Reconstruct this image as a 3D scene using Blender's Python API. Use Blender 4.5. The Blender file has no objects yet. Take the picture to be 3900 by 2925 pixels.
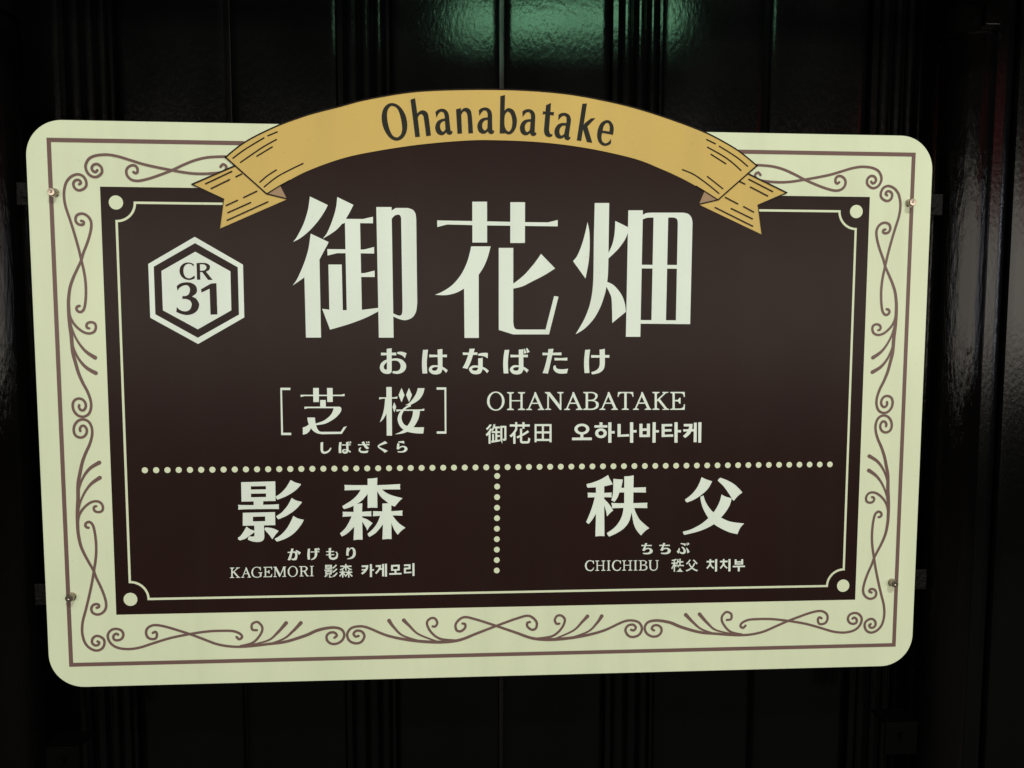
import bpy, bmesh, math, random
from mathutils import Vector, Matrix, noise
from mathutils.geometry import tessellate_polygon

# ------------------------------------------------------------------ camera
# solved from the four corners of the sign's printed frame (width 1.25 m)
scene = bpy.context.scene
C = scene.collection
FPX, CX, CY = 2700.0, 1950.0, 1462.5          # photograph pixels, 3900 x 2925
ZC = 1.50                                     # height of the middle of the sign
CAM = Vector((-0.0373825, -1.04157566, ZC + 0.10747713))
RIGHT = Vector((0.99832756, -0.05778198, 0.00182626))
UP = Vector((0.00221556, 0.06980815, 0.99755798))
FWD = Vector((0.05776836, 0.99588557, -0.06981942))
cam_data = bpy.data.cameras.new('camera')
cam_data.sensor_width = 36.0
cam_data.lens = FPX / 3900.0 * 36.0
cam_data.clip_start = 0.02
cam_data.clip_end = 200.0
cam = bpy.data.objects.new('camera', cam_data)
C.objects.link(cam)
cam.matrix_world = Matrix(((RIGHT.x, UP.x, -FWD.x, CAM.x),
                           (RIGHT.y, UP.y, -FWD.y, CAM.y),
                           (RIGHT.z, UP.z, -FWD.z, CAM.z),
                           (0, 0, 0, 1)))
scene.camera = cam

# ------------------------------------------------------------------ night: lamps only
world = bpy.data.worlds.new('World')
scene.world = world
world.use_nodes = True
bg = world.node_tree.nodes['Background']
bg.inputs['Color'].default_value = (0.35, 0.42, 0.6, 1)
bg.inputs['Strength'].default_value = 0.004

def area_lamp(name, loc, target, size, size_y, power, color, spread=180):
    d = bpy.data.lights.new(name, 'AREA')
    d.shape = 'RECTANGLE'; d.size = size; d.size_y = size_y
    d.energy = power; d.color = color
    d.spread = math.radians(spread)
    o = bpy.data.objects.new(name, d); C.objects.link(o)
    o.location = loc
    o.rotation_euler = (Vector(target) - Vector(loc)).to_track_quat('-Z', 'Y').to_euler()
    return o

# fluorescent tube under the platform roof, above and behind the photographer
area_lamp('platform_lamp', (1.3, -3.6, ZC + 4.4), (0.05, 0.0, ZC), 0.36, 0.20, 140, (0.92, 1.0, 0.92))
# unseen soft fill added overhead to light the sign evenly
area_lamp('fill_lamp', (0.0, -3.4, ZC + 4.2), (0.0, 0.0, ZC), 4.0, 1.0, 75, (0.95, 1.0, 0.92))
# green exit lamp hung over the sign, shining on the upper wall
area_lamp('exit_lamp', (0.165, -0.40, ZC + 0.815), (0.12, 0.1, ZC + 0.665), 0.46, 0.05, 0.13, (0.40, 1.0, 0.56), 48)
# warm light of the station building across the platform
area_lamp('station_lamp', (0.8, -4.6, ZC + 0.50), (0.8, 0.0, ZC), 10.0, 1.3, 222, (1.0, 0.91, 0.79))
# cold tubes along the platform
area_lamp('tube_lamp', (3.3, -1.5, ZC + 0.40), (0.7, 0.0, ZC + 0.2), 0.06, 0.9, 6.0, (0.85, 0.88, 1.0))
area_lamp('tube_lamp', (-2.6, -1.8, ZC + 0.45), (-0.7, 0.0, ZC + 0.2), 0.06, 0.9, 3.0, (0.82, 0.86, 1.0))
# red signal lamp down the line
area_lamp('signal_lamp', (2.42, -1.90, ZC + 0.92), (1.0, 0.1, ZC + 0.3), 0.45, 0.6, 0.8, (1.0, 0.05, 0.06))

scene.view_settings.view_transform = 'Standard'
scene.view_settings.look = 'None'
scene.view_settings.gamma = 1.0
scene.view_settings.exposure = 0.0
scene.view_settings.use_curve_mapping = False
scene.cycles.use_denoising = True

# ------------------------------------------------------------------ helpers
def ray(px, py):
    return FWD + RIGHT * ((px - CX) / FPX) - UP * ((py - CY) / FPX)

def PW(px, py, y=0.0):
    """photo pixel -> point on the upright plane at world y"""
    d = ray(px, py)
    return CAM + d * ((y - CAM.y) / d.y)

def P(px, py):
    """photo pixel -> (u, v) on the face of the sign, metres from its middle"""
    w = PW(px, py, 0.0)
    return (w.x, w.z - ZC)

def Rg(x0, y0, w):
    """reader for coordinates measured in an enlarged piece of the photograph"""
    s = w / 2212.0
    return lambda x, y: (x0 + x * s, y0 + y * s)

def cr(p0, p1, p2, p3, t):
    t2, t3 = t * t, t * t * t
    return tuple(0.5 * (2 * b + (c - a) * t + (2 * a - 5 * b + 4 * c - d) * t2 + (3 * b - a - 3 * c + d) * t3)
                 for a, b, c, d in zip(p0, p1, p2, p3))

def outline(pts, n=6):
    """closed outline; points with a third value are smooth, the others are corners"""
    out = []
    m = len(pts)
    for i in range(m):
        p1, p2 = pts[i], pts[(i + 1) % m]
        a, b = p1[:2], p2[:2]
        out.append(a)
        if len(p1) > 2 or len(p2) > 2:
            p0 = pts[i - 1][:2] if len(p1) > 2 else a
            p3 = pts[(i + 2) % m][:2] if len(p2) > 2 else b
            for k in range(1, n):
                out.append(cr(p0, a, b, p3, k / n))
    return out

def spline(pts, n=8):
    out = []
    m = len(pts)
    for i in range(m - 1):
        p0 = pts[max(i - 1, 0)]; p3 = pts[min(i + 2, m - 1)]
        for k in range(n):
            out.append(cr(p0, pts[i], pts[i + 1], p3, k / n))
    out.append(tuple(pts[-1]))
    return out

class Flat:
    """flat print: polygons in (u, v), laid at a height h in front of the board"""
    def __init__(self):
        self.v = []; self.f = []
        self.k = 0
    def poly(self, loops, h, step=0.00002):
        hh = h + self.k * step
        self.k += 1
        vs = [[Vector((x, y, 0)) for x, y in lp] for lp in loops]
        flat = [q for lp in vs for q in lp]
        base = len(self.v)
        self.v += [(q.x, -hh, q.y) for q in flat]
        for t in tessellate_polygon(vs):
            a, b, c = (flat[i] for i in t)
            ar = (b.x - a.x) * (c.y - a.y) - (c.x - a.x) * (b.y - a.y)
            if abs(ar) < 1e-14: continue
            t = t if ar > 0 else (t[0], t[2], t[1])
            self.f.append(tuple(base + i for i in t))
    def ribbon(self, pts, widths, h, caps=(True, True)):
        """stroke of varying width along a line, with round ends"""
        hh = h + self.k * 0.00002
        self.k += 1
        m = len(pts)
        L = []; Rr = []
        for i in range(m):
            a = pts[max(i - 1, 0)]; b = pts[min(i + 1, m - 1)]
            dx, dy = b[0] - a[0], b[1] - a[1]
            l = math.hypot(dx, dy) or 1e-9
            nx, ny = -dy / l, dx / l
            w = widths(i / (m - 1)) / 2 if callable(widths) else widths / 2
            L.append((pts[i][0] + nx * w, pts[i][1] + ny * w))
            Rr.append((pts[i][0] - nx * w, pts[i][1] - ny * w))
        base = len(self.v)
        self.v += [(x, -hh, y) for x, y in L] + [(x, -hh, y) for x, y in Rr]
        for i in range(m - 1):
            self.f.append((base + i + 1, base + i, base + m + i, base + m + i + 1)[::-1])
        for e, on in ((0, caps[0]), (m - 1, caps[1])):
            if not on: continue
            c = pts[e]
            w = math.hypot(L[e][0] - c[0], L[e][1] - c[1])
            a0 = math.atan2(L[e][1] - c[1], L[e][0] - c[0])
            b2 = len(self.v)
            n = 8
            for k in range(n + 1):
                a = a0 + (math.pi * k / n) * (1 if e == 0 else -1)
                self.v.append((c[0] + w * math.cos(a), -hh, c[1] + w * math.sin(a)))
            self.f.append(tuple(range(b2, b2 + n + 1)) if e == 0 else tuple(range(b2 + n, b2 - 1, -1)))
    def build(self, name, mat, parent=None):
        me = bpy.data.meshes.new(name)
        me.from_pydata(self.v, [], self.f)
        me.materials.append(mat)
        bm = bmesh.new(); bm.from_mesh(me)
        for f in bm.faces:
            f.normal_update()
            if f.normal.y > 0: f.normal_flip()
        bm.to_mesh(me); bm.free()
        o = bpy.data.objects.new(name, me); C.objects.link(o)
        if parent: o.parent = parent
        return o

def mesh_obj(name, bm, mat, parent=None, smooth=False):
    me = bpy.data.meshes.new(name)
    bm.to_mesh(me); bm.free()
    for m in (mat if isinstance(mat, (list, tuple)) else [mat]): me.materials.append(m)
    if smooth:
        for p in me.polygons: p.use_smooth = True
    o = bpy.data.objects.new(name, me); C.objects.link(o)
    if parent: o.parent = parent
    return o

def tag(o, label=None, cat=None, group=None, kind=None):
    if label: o['label'] = label
    if cat: o['category'] = cat
    if group: o['group'] = group
    if kind: o['kind'] = kind
    return o

def empty(name, loc):
    o = bpy.data.objects.new(name, None); C.objects.link(o)
    o.location = loc
    o.empty_display_size = 0.05
    return o

def add_box(bm, x0, x1, y0, y1, z0, z1, bevel=0.0):
    r = bmesh.ops.create_cube(bm, size=1.0)
    for v in r['verts']:
        v.co = Vector((x0 if v.co.x < 0 else x1, y0 if v.co.y < 0 else y1, z0 if v.co.z < 0 else z1))
    if bevel:
        es = list({e for v in r['verts'] for e in v.link_edges})
        bmesh.ops.bevel(bm, geom=es, offset=bevel, segments=2, affect='EDGES', profile=0.6)

# ------------------------------------------------------------------ materials
def new_mat(name):
    m = bpy.data.materials.new(name); m.use_nodes = True
    nt = m.node_tree
    return m, nt, nt.nodes['Principled BSDF']

def node(nt, typ, **kw):
    n = nt.nodes.new(typ)
    for k, v in kw.items(): setattr(n, k, v)
    return n

def print_mat(name, col, rough=0.29, spec=0.08, mottle=0.04, dust=1.0):
    """satin laminated print: a trace of mottling in the ink, fine orange peel in the film"""
    m, nt, b = new_mat(name)
    tc = node(nt, 'ShaderNodeTexCoord')
    nz = node(nt, 'ShaderNodeTexNoise'); nz.inputs['Scale'].default_value = 5.0; nz.inputs['Detail'].default_value = 5.0
    mr = node(nt, 'ShaderNodeMapRange')
    mr.inputs['From Min'].default_value = 0.3; mr.inputs['From Max'].default_value = 0.7
    mr.inputs['To Min'].default_value = 1.0 - mottle; mr.inputs['To Max'].default_value = 1.0 + mottle
    mx = node(nt, 'ShaderNodeMix', data_type='RGBA', blend_type='MULTIPLY')
    mx.inputs['Factor'].default_value = 1.0
    mx.inputs['A'].default_value = (*col, 1)
    nt.links.new(tc.outputs['Object'], nz.inputs['Vector'])
    nt.links.new(nz.outputs['Fac'], mr.inputs['Value'])
    nt.links.new(mr.outputs['Result'], mx.inputs['B'])
    sp = node(nt, 'ShaderNodeTexNoise'); sp.inputs['Scale'].default_value = 260.0; sp.inputs['Detail'].default_value = 3.0
    sr = node(nt, 'ShaderNodeMapRange')
    sr.inputs['From Min'].default_value = 0.66; sr.inputs['From Max'].default_value = 0.74
    sr.inputs['To Min'].default_value = 0.0; sr.inputs['To Max'].default_value = 0.22 * dust
    dm = node(nt, 'ShaderNodeMapping'); dm.inputs['Scale'].default_value = (1.0, 1.0, 0.12)
    dn = node(nt, 'ShaderNodeTexNoise'); dn.inputs['Scale'].default_value = 22.0; dn.inputs['Detail'].default_value = 4.0
    dr = node(nt, 'ShaderNodeMapRange')
    dr.inputs['From Min'].default_value = 0.45; dr.inputs['From Max'].default_value = 0.8
    dr.inputs['To Min'].default_value = 0.0; dr.inputs['To Max'].default_value = 0.10 * dust
    ad = node(nt, 'ShaderNodeMath', operation='ADD')
    du = node(nt, 'ShaderNodeMix', data_type='RGBA')
    du.inputs['B'].default_value = (0.16, 0.14, 0.11, 1)              # settled dust and faint rain runs
    nt.links.new(tc.outputs['Object'], sp.inputs['Vector']); nt.links.new(sp.outputs['Fac'], sr.inputs['Value'])
    nt.links.new(tc.outputs['Object'], dm.inputs['Vector']); nt.links.new(dm.outputs['Vector'], dn.inputs['Vector'])
    nt.links.new(dn.outputs['Fac'], dr.inputs['Value'])
    nt.links.new(sr.outputs['Result'], ad.inputs[0]); nt.links.new(dr.outputs['Result'], ad.inputs[1])
    nt.links.new(ad.outputs[0], du.inputs['Factor'])
    nt.links.new(mx.outputs['Result'], du.inputs['A'])
    nt.links.new(du.outputs['Result'], b.inputs['Base Color'])
    n2 = node(nt, 'ShaderNodeTexNoise'); n2.inputs['Scale'].default_value = 14.0; n2.inputs['Detail'].default_value = 6.0
    m2 = node(nt, 'ShaderNodeMapRange')
    m2.inputs['To Min'].default_value = rough - 0.04; m2.inputs['To Max'].default_value = rough + 0.04
    nt.links.new(tc.outputs['Object'], n2.inputs['Vector'])
    nt.links.new(n2.outputs['Fac'], m2.inputs['Value'])
    nt.links.new(m2.outputs['Result'], b.inputs['Roughness'])
    n3 = node(nt, 'ShaderNodeTexNoise'); n3.inputs['Scale'].default_value = 420.0; n3.inputs['Detail'].default_value = 2.0
    bp = node(nt, 'ShaderNodeBump'); bp.inputs['Strength'].default_value = 0.06; bp.inputs['Distance'].default_value = 0.0004
    nt.links.new(tc.outputs['Object'], n3.inputs['Vector'])
    nt.links.new(n3.outputs['Fac'], bp.inputs['Height'])
    nt.links.new(bp.outputs['Normal'], b.inputs['Normal'])
    b.inputs['Specular IOR Level'].default_value = spec
    return m

M = {}
M['cream'] = print_mat('cream_print', (0.585, 0.64, 0.46))
M['letter'] = print_mat('pale_letter_print', (0.63, 0.70, 0.63))
M['edge'] = print_mat('sign_edge', (0.30, 0.29, 0.27), 0.5)
M['brown'] = print_mat('dark_brown_print', (0.0165, 0.0078, 0.0070), 0.29, 0.08, 0.06, 0.12)
M['mauve'] = print_mat('mauve_brown_print', (0.142, 0.087, 0.079))
M['gold'] = print_mat('gold_ribbon_print', (0.52, 0.37, 0.115))
M['fold'] = print_mat('fold_tan_print', (0.30, 0.20, 0.12))
M['ink'] = print_mat('black_ink_print', (0.012, 0.009, 0.007), dust=0.1)
M['inkgrey'] = print_mat('charcoal_ink_print', (0.020, 0.021, 0.018), dust=0.1)

def paint_mat(name, col, rough, nscale, stretch, bump, dist, rvar=0.08, coat=0.0, spec=0.5):
    m, nt, b = new_mat(name)
    tc = node(nt, 'ShaderNodeTexCoord')
    mp = node(nt, 'ShaderNodeMapping'); mp.inputs['Scale'].default_value = stretch
    nz = node(nt, 'ShaderNodeTexNoise'); nz.inputs['Scale'].default_value = nscale; nz.inputs['Detail'].default_value = 5.0
    nz.inputs['Roughness'].default_value = 0.55
    bp = node(nt, 'ShaderNodeBump'); bp.inputs['Strength'].default_value = bump; bp.inputs['Distance'].default_value = dist
    nt.links.new(tc.outputs['Object'], mp.inputs['Vector'])
    nt.links.new(mp.outputs['Vector'], nz.inputs['Vector'])
    nt.links.new(nz.outputs['Fac'], bp.inputs['Height'])
    nt.links.new(bp.outputs['Normal'], b.inputs['Normal'])
    n2 = node(nt, 'ShaderNodeTexNoise'); n2.inputs['Scale'].default_value = 7.0; n2.inputs['Detail'].default_value = 6.0
    m2 = node(nt, 'ShaderNodeMapRange')
    m2.inputs['From Min'].default_value = 0.3; m2.inputs['From Max'].default_value = 0.7
    m2.inputs['To Min'].default_value = rough - rvar; m2.inputs['To Max'].default_value = rough + rvar
    nt.links.new(mp.outputs['Vector'], n2.inputs['Vector'])
    nt.links.new(n2.outputs['Fac'], m2.inputs['Value'])
    nt.links.new(m2.outputs['Result'], b.inputs['Roughness'])
    cm = node(nt, 'ShaderNodeMix', data_type='RGBA')
    cm.inputs['A'].default_value = (*col, 1)
    cm.inputs['B'].default_value = (*[c * 1.8 for c in col], 1)
    nt.links.new(n2.outputs['Fac'], cm.inputs['Factor'])
    nt.links.new(cm.outputs['Result'], b.inputs['Base Color'])
    b.inputs['Coat Weight'].default_value = coat
    b.inputs['Specular IOR Level'].default_value = spec
    b.inputs['Coat Roughness'].default_value = 0.12
    return m

M['wall'] = paint_mat('black_wall_paint', (0.0007, 0.0008, 0.0008), 0.17, 190.0, (1.0, 1.0, 0.5), 0.30, 0.0012, 0.03, spec=0.20)
M['post'] = paint_mat('black_post_paint', (0.0012, 0.0010, 0.0010), 0.11, 260.0, (1.0, 1.0, 0.13), 0.45, 0.002, 0.06, spec=0.14)
M['beam'] = paint_mat('black_beam_paint', (0.001, 0.001, 0.001), 0.45, 90.0, (0.3, 1.0, 1.0), 0.4, 0.002)
M['iron'] = paint_mat('black_iron', (0.0006, 0.0006, 0.0006), 0.5, 220.0, (1, 1, 1), 0.3, 0.001, spec=0.03)
M['galv'] = paint_mat('weathered_bracket_steel', (0.0022, 0.0022, 0.002), 0.42, 200.0, (1, 1, 1), 0.9, 0.003, spec=0.08)
M['backing'] = paint_mat('backing_board', (0.03, 0.025, 0.024), 0.5, 120.0, (1, 1, 1), 0.2, 0.001)
M['ground'] = paint_mat('asphalt', (0.03, 0.03, 0.03), 0.8, 60.0, (1, 1, 1), 0.6, 0.004)
M['bolt'], _nt, _b = new_mat('steel_bolt')
_b.inputs['Base Color'].default_value = (0.34, 0.29, 0.24, 1); _b.inputs['Metallic'].default_value = 1.0
_b.inputs['Roughness'].default_value = 0.30

# ------------------------------------------------------------------ the setting
WALL_Y = 0.10
bm = bmesh.new()
add_box(bm, -6, 6, -8, 1.2, -0.12, 0.0)
tag(mesh_obj('ground', bm, M['ground']), kind='structure')

# board-and-batten wall painted black: boards, seams between them, moulded battens
wall = empty('wall', (0, WALL_Y, 0))
tag(wall, 'glossy black wall of wide vertical boards and beaded battens behind the sign', 'wall')
WTOP = ZC + 1.5
bat = [PW(x, 100, WALL_Y).x for x in (335, 1386, 2425, 3405)]
per = (bat[3] - bat[0]) / 3
bat = [bat[0] - per] + bat + [bat[3] + per]
BW = 0.080                                     # batten width
random.seed(4)

def wall_board(x0, x1, lean, cup):
    """one vertical board, its face a little cupped and leaning, edges eased"""
    bm = bmesh.new()
    nx, ez = 14, 0.0025
    prof = [(x0, 0.018), (x0, ez)]
    for i in range(nx + 1):
        t = i / nx
        x = x0 + ez + (x1 - x0 - 2 * ez) * t
        prof.append((x, -cup * (1 - (2 * t - 1) ** 2) + lean * (t - 0.5)))
    prof += [(x1, ez), (x1, 0.018)]
    zs = [0.0, WTOP]
    rows = [[bm.verts.new((x, y, z)) for x, y in prof] for z in zs]
    n = len(prof)
    for i in range(n):
        j = (i + 1) % n
        bm.faces.new((rows[0][i], rows[0][j], rows[1][j], rows[1][i]))
    for rw in rows: bm.faces.new([bm.verts.new(v.co) for v in rw])      # ends keep their own edges
    bmesh.ops.recalc_face_normals(bm, faces=bm.faces)
    o = mesh_obj('board', bm, M['wall'], wall)
    for p in o.data.polygons: p.use_smooth = abs(p.normal.y) > 0.95
    return o

def batten(xc):
    """moulding: flat fillet, three round beads, flat fillet"""
    bm = bmesh.new()
    h = 0.012
    prof = [(-BW / 2, 0.016), (-BW / 2, -h + 0.003), (-BW / 2 + 0.001, -h + 0.002), (-BW / 2 + 0.0085, -h + 0.002), (-BW / 2 + 0.0095, -h + 0.008)]
    x = -BW / 2 + 0.013
    for w in (0.019, 0.017, 0.015):
        for k in range(11):
            a = math.pi * (1 - k / 10)
            prof.append((x + w / 2 + w / 2 * math.cos(a), -h + 0.006 - 0.0075 * math.sin(a)))
        x += w + 0.0035
        prof.append((x - 0.002, -h + 0.0075))
    prof += [(x + 0.0005, -h + 0.002), (BW / 2 - 0.001, -h + 0.002), (BW / 2, -h + 0.003), (BW / 2, 0.016)]
    rows = [[bm.verts.new((xc + px, py, z)) for px, py in prof] for z in (0.0, WTOP)]
    n = len(prof)
    for i in range(n):
        j = (i + 1) % n
        bm.faces.new((rows[0][i], rows[0][j], rows[1][j], rows[1][i]))
    for rw in rows: bm.faces.new([bm.verts.new(v.co) for v in rw])      # ends keep their own edges
    bmesh.ops.recalc_face_normals(bm, faces=bm.faces)
    return mesh_obj('batten', bm, M['wall'], wall)

for i, xb in enumerate(bat):
    batten(xb)
    if i == len(bat) - 1: break
    a, b = xb + BW / 2 + 0.001, bat[i + 1] - BW / 2 - 0.001
    mid = (xb + bat[i + 1]) / 2 + random.uniform(-0.003, 0.003)
    g = 0.0035
    wall_board(a, mid - g, random.uniform(-0.002, 0.002), random.uniform(0.001, 0.0025))
    wall_board(mid + g, b, random.uniform(-0.002, 0.002), random.uniform(0.001, 0.0025))
bm = bmesh.new()
add_box(bm, bat[0] - 0.1, bat[-1] + 0.1, 0.020, 0.06, 0.0, WTOP)
mesh_obj('sheathing', bm, M['beam'], wall)

# two round posts
POST_R = 0.037
POST_Y = 0.030
def post(name, x, seed, label):
    bm = bmesh.new()
    seg, rows = 64, 230
    z0, z1 = 0.0, ZC + 0.70
    rr = []
    for j in range(rows + 1):
        z = z0 + (z1 - z0) * j / rows
        ring = []
        for i in range(seg):
            a = 2 * math.pi * i / seg
            q = Vector((math.cos(a) * 1.6 + seed, math.sin(a) * 1.6, z * 1.2))
            r = POST_R * (1 + 0.018 * noise.noise(q)) + 0.0005 * noise.noise(Vector((math.cos(a) * 7 + seed, math.sin(a) * 7, z * 2)))
            rough = max(0.0, 1 - abs(z - (ZC + 0.13)) / 0.3)
            r += 0.0003 * rough * noise.noise(Vector((math.cos(a) * 9, math.sin(a) * 9 + seed, z * 45)))
            ring.append(bm.verts.new((r * math.cos(a), r * math.sin(a), z)))
        rr.append(ring)
    for j in range(rows):
        for i in range(seg):
            k = (i + 1) % seg
            bm.faces.new((rr[j][i], rr[j][k], rr[j + 1][k], rr[j + 1][i]))
    bm.faces.new(rr[0][::-1]); bm.faces.new(rr[-1])
    o = mesh_obj(name, bm, M['post'], None, True)
    o.location = (x, POST_Y, 0)
    bm = bmesh.new()                            # iron collar just under the added bar
    for k, (r0, za, zb) in enumerate(((POST_R + 0.0045, ZC + 0.553, ZC + 0.592),)):
        n = 48
        lo = [bm.verts.new((r0 * math.cos(2 * math.pi * i / n), r0 * math.sin(2 * math.pi * i / n), za)) for i in range(n)]
        hi = [bm.verts.new((r0 * math.cos(2 * math.pi * i / n), r0 * math.sin(2 * math.pi * i / n), zb)) for i in range(n)]
        li = [bm.verts.new((v.co.x * 0.86, v.co.y * 0.86, za)) for v in lo]
        hi2 = [bm.verts.new((v.co.x * 0.86, v.co.y * 0.86, zb)) for v in hi]
        for i in range(n):
            j = (i + 1) % n
            bm.faces.new((lo[i], lo[j], hi[j], hi[i])); bm.faces.new((lo[j], lo[i], li[i], li[j])); bm.faces.new((hi[i], hi[j], hi2[j], hi2[i]))
    add_box(bm, -0.011, 0.011, -POST_R - 0.013, -POST_R - 0.0035, ZC + 0.558, ZC + 0.587, 0.0015)
    bmesh.ops.recalc_face_normals(bm, faces=bm.faces)
    mesh_obj('collar', bm, M['post'], o)
    tag(o, label, 'post', 'posts carrying the sign')
    return o
XR = PW(3657, 900, POST_Y).x
XL = PW(-18, 900, POST_Y).x
post('round_post', XL, 3.1, 'round black glossy post beside the hexagon end of the sign')
post('round_post', XR, 9.7, 'round black glossy post at the opposite end from the hexagon')

# unseen bar added above the picture to cast the dark band on the wall
bm = bmesh.new()
add_box(bm, XL - 0.22, XR + 0.22, -0.090, -0.070, ZC + 0.5925, ZC + 0.6245, 0.002)
for x in (XL, XR):
    add_box(bm, x - 0.02, x + 0.02, -0.0695, 0.05, ZC + 0.598, ZC + 0.620, 0.002)
tag(mesh_obj('shadow_bar', bm, M['beam']), 'thin black bar added above the sign to shade the wall', 'shadow_bar')

# ------------------------------------------------------------------ the sign
s = 1                                         # marks a smooth outline point
sign = empty('station_sign', (0, 0, ZC))
tag(sign, 'brown and cream station name board with a gold ribbon and white Japanese lettering', 'sign')

def uv(reg, pts): return [(*P(*reg(p[0], p[1])), *p[2:]) for p in pts]
def src(x, y): return (x, y)

# board edges measured on the photograph, square in the sign's own plane
FR = [P(176.9, 524.2), P(3486.8, 581.8), P(3411.0, 2462.5), P(264.5, 2538.9)]
fx0 = (FR[0][0] + FR[3][0]) / 2; fx1 = (FR[1][0] + FR[2][0]) / 2
fy1 = (FR[0][1] + FR[1][1]) / 2; fy0 = (FR[2][1] + FR[3][1]) / 2
bx0 = (P(98.7, 590)[0] + P(180.5, 2460)[0]) / 2
bx1 = (P(3552, 640)[0] + P(3482, 2326)[0]) / 2
by1 = (P(300, 455)[1] + P(3400, 517)[1]) / 2
by0 = (P(317, 2617)[1] + P(3358, 2539.5)[1]) / 2
BT = 0.008

def extrude(name, loop, y0, y1, mats, parent, inner=None):
    """slab cut to an outline: face, back and edges"""
    bm = bmesh.new()
    lp = [Vector((x, z, 0)) for x, z in loop]
    fr = [bm.verts.new((q.x, y0, q.y)) for q in (lp if inner is None else [Vector((x, z, 0)) for x, z in inner])]
    if inner is not None:                       # eased front edge
        ed = [bm.verts.new((q.x, y0 + 0.0012, q.y)) for q in lp]
        for i in range(len(lp)): bm.faces.new((fr[i], fr[(i + 1) % len(lp)], ed[(i + 1) % len(lp)], ed[i]))
    else: ed = fr
    bk = [bm.verts.new((q.x, y1, q.y)) for q in lp]
    for t in tessellate_polygon([lp]):
        bm.faces.new([fr[i] for i in t]).material_index = 0
        bm.faces.new([bk[i] for i in t]).material_index = 1
    n = len(lp)
    for i in range(n):
        j = (i + 1) % n
        bm.faces.new((ed[i], ed[j], bk[j], bk[i])).material_index = 1
    bmesh.ops.recalc_face_normals(bm, faces=bm.faces)
    return mesh_obj(name, bm, mats, parent)

def rrect(x0, x1, y0, y1, r, n=14):
    out = []
    for cx, cy, a0 in ((x1 - r, y1 - r, 0), (x0 + r, y1 - r, 90), (x0 + r, y0 + r, 180), (x1 - r, y0 + r, 270)):
        for k in range(n + 1):
            a = math.radians(a0 + 90 * k / n)
            out.append((cx + r * math.cos(a), cy + r * math.sin(a)))
    return out
extrude('board', rrect(bx0, bx1, by0, by1, 0.050), 0.0, BT, [M['cream'], M['cream']], sign,
        rrect(bx0 + 0.0009, bx1 - 0.0009, by0 + 0.0009, by1 - 0.0009, 0.0491))
extrude('backing_panel', rrect(bx0 - 0.0055, bx1 + 0.0055, by0 + 0.09, by1 - 0.145, 0.004, 3), BT + 0.003, BT + 0.016, [M['backing'], M['backing']], sign)

# ---- dark field: rectangle, and the arch under the ribbon
DK = [P(380.8, 710.5), P(3312.9, 750.5), P(3256.5, 2283.8), P(443.7, 2340.8)]
dx0 = (DK[0][0] + DK[3][0]) / 2; dx1 = (DK[1][0] + DK[2][0]) / 2
dy1 = (DK[0][1] + DK[1][1]) / 2; dy0 = (DK[2][1] + DK[3][1]) / 2
arch = [P(x, y) for x, y in ((945, 672), (1062, 560), (1200, 510), (1388, 465), (1600, 435), (1829, 425), (2060, 430), (2280, 460),
                             (2475, 505), (2694, 590), (2815, 690))]
fl = Flat()
fl.poly([[(dx0, dy0), (dx1, dy0), (dx1, dy1), (P(2800, 745)[0], dy1)] + arch[::-1] + [(P(960, 720)[0], dy1), (dx0, dy1)]], 0.0003)
fl.build('dark_field', M['brown'], sign)

# ---- frame line and the line with notched corners
fw = abs(P(176.9, 1500)[0] - P(192.9, 1500)[0])
fl = Flat()
xa, xb = P(930, 545)[0], P(2790, 560)[0]         # the line stops at the ribbon
fl.poly([[(xa, fy1), (fx0, fy1), (fx0, fy0), (fx1, fy0), (fx1, fy1), (xb, fy1),
          (xb, fy1 - fw), (fx1 - fw, fy1 - fw), (fx1 - fw, fy0 + fw), (fx0 + fw, fy0 + fw), (fx0 + fw, fy1 - fw), (xa, fy1 - fw)]], 0.0004)
fl.build('frame_line', M['mauve'], sign)

DT = [P(441.5, 771), P(3261.2, 806.3), P(3210, 2230.3), P(498.4, 2282)]
tx0 = (DT[0][0] + DT[3][0]) / 2; tx1 = (DT[1][0] + DT[2][0]) / 2
ty1 = (DT[0][1] + DT[1][1]) / 2; ty0 = (DT[2][1] + DT[3][1]) / 2
ra = 0.0258; lw = 0.0033
def notched(off):
    """open path round the field, broken where the ribbon lies; quarter circles about the corner dots"""
    r = ra - off
    out = [(P(880, 775)[0], ty1 + off)]
    for cx, cy, a0, sx, sy in ((tx0, ty1, 360, 1, -1), (tx0, ty0, 90, 1, 1), (tx1, ty0, 180, -1, 1), (tx1, ty1, 270, -1, -1)):
        arc = [(cx + r * math.cos(math.radians(a0 - 90 * k / 12)), cy + r * math.sin(math.radians(a0 - 90 * k / 12))) for k in range(13)]
        f, l = arc[0], arc[-1]
        hz = abs(f[1] - cy) < abs(f[0] - cx)          # the path enters along a horizontal edge
        out.append((f[0], f[1] - sy * off) if hz else (f[0] - sx * off, f[1]))
        out += arc
        out.append((l[0] - sx * off, l[1]) if hz else (l[0], l[1] - sy * off))
    out.append((P(2860, 800)[0], ty1 + off))
    return out
fl = Flat()
fl.poly([notched(lw / 2) + notched(-lw / 2)[::-1]], 0.0006)
fl.build('corner_notched_line', M['cream'], sign)

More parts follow.
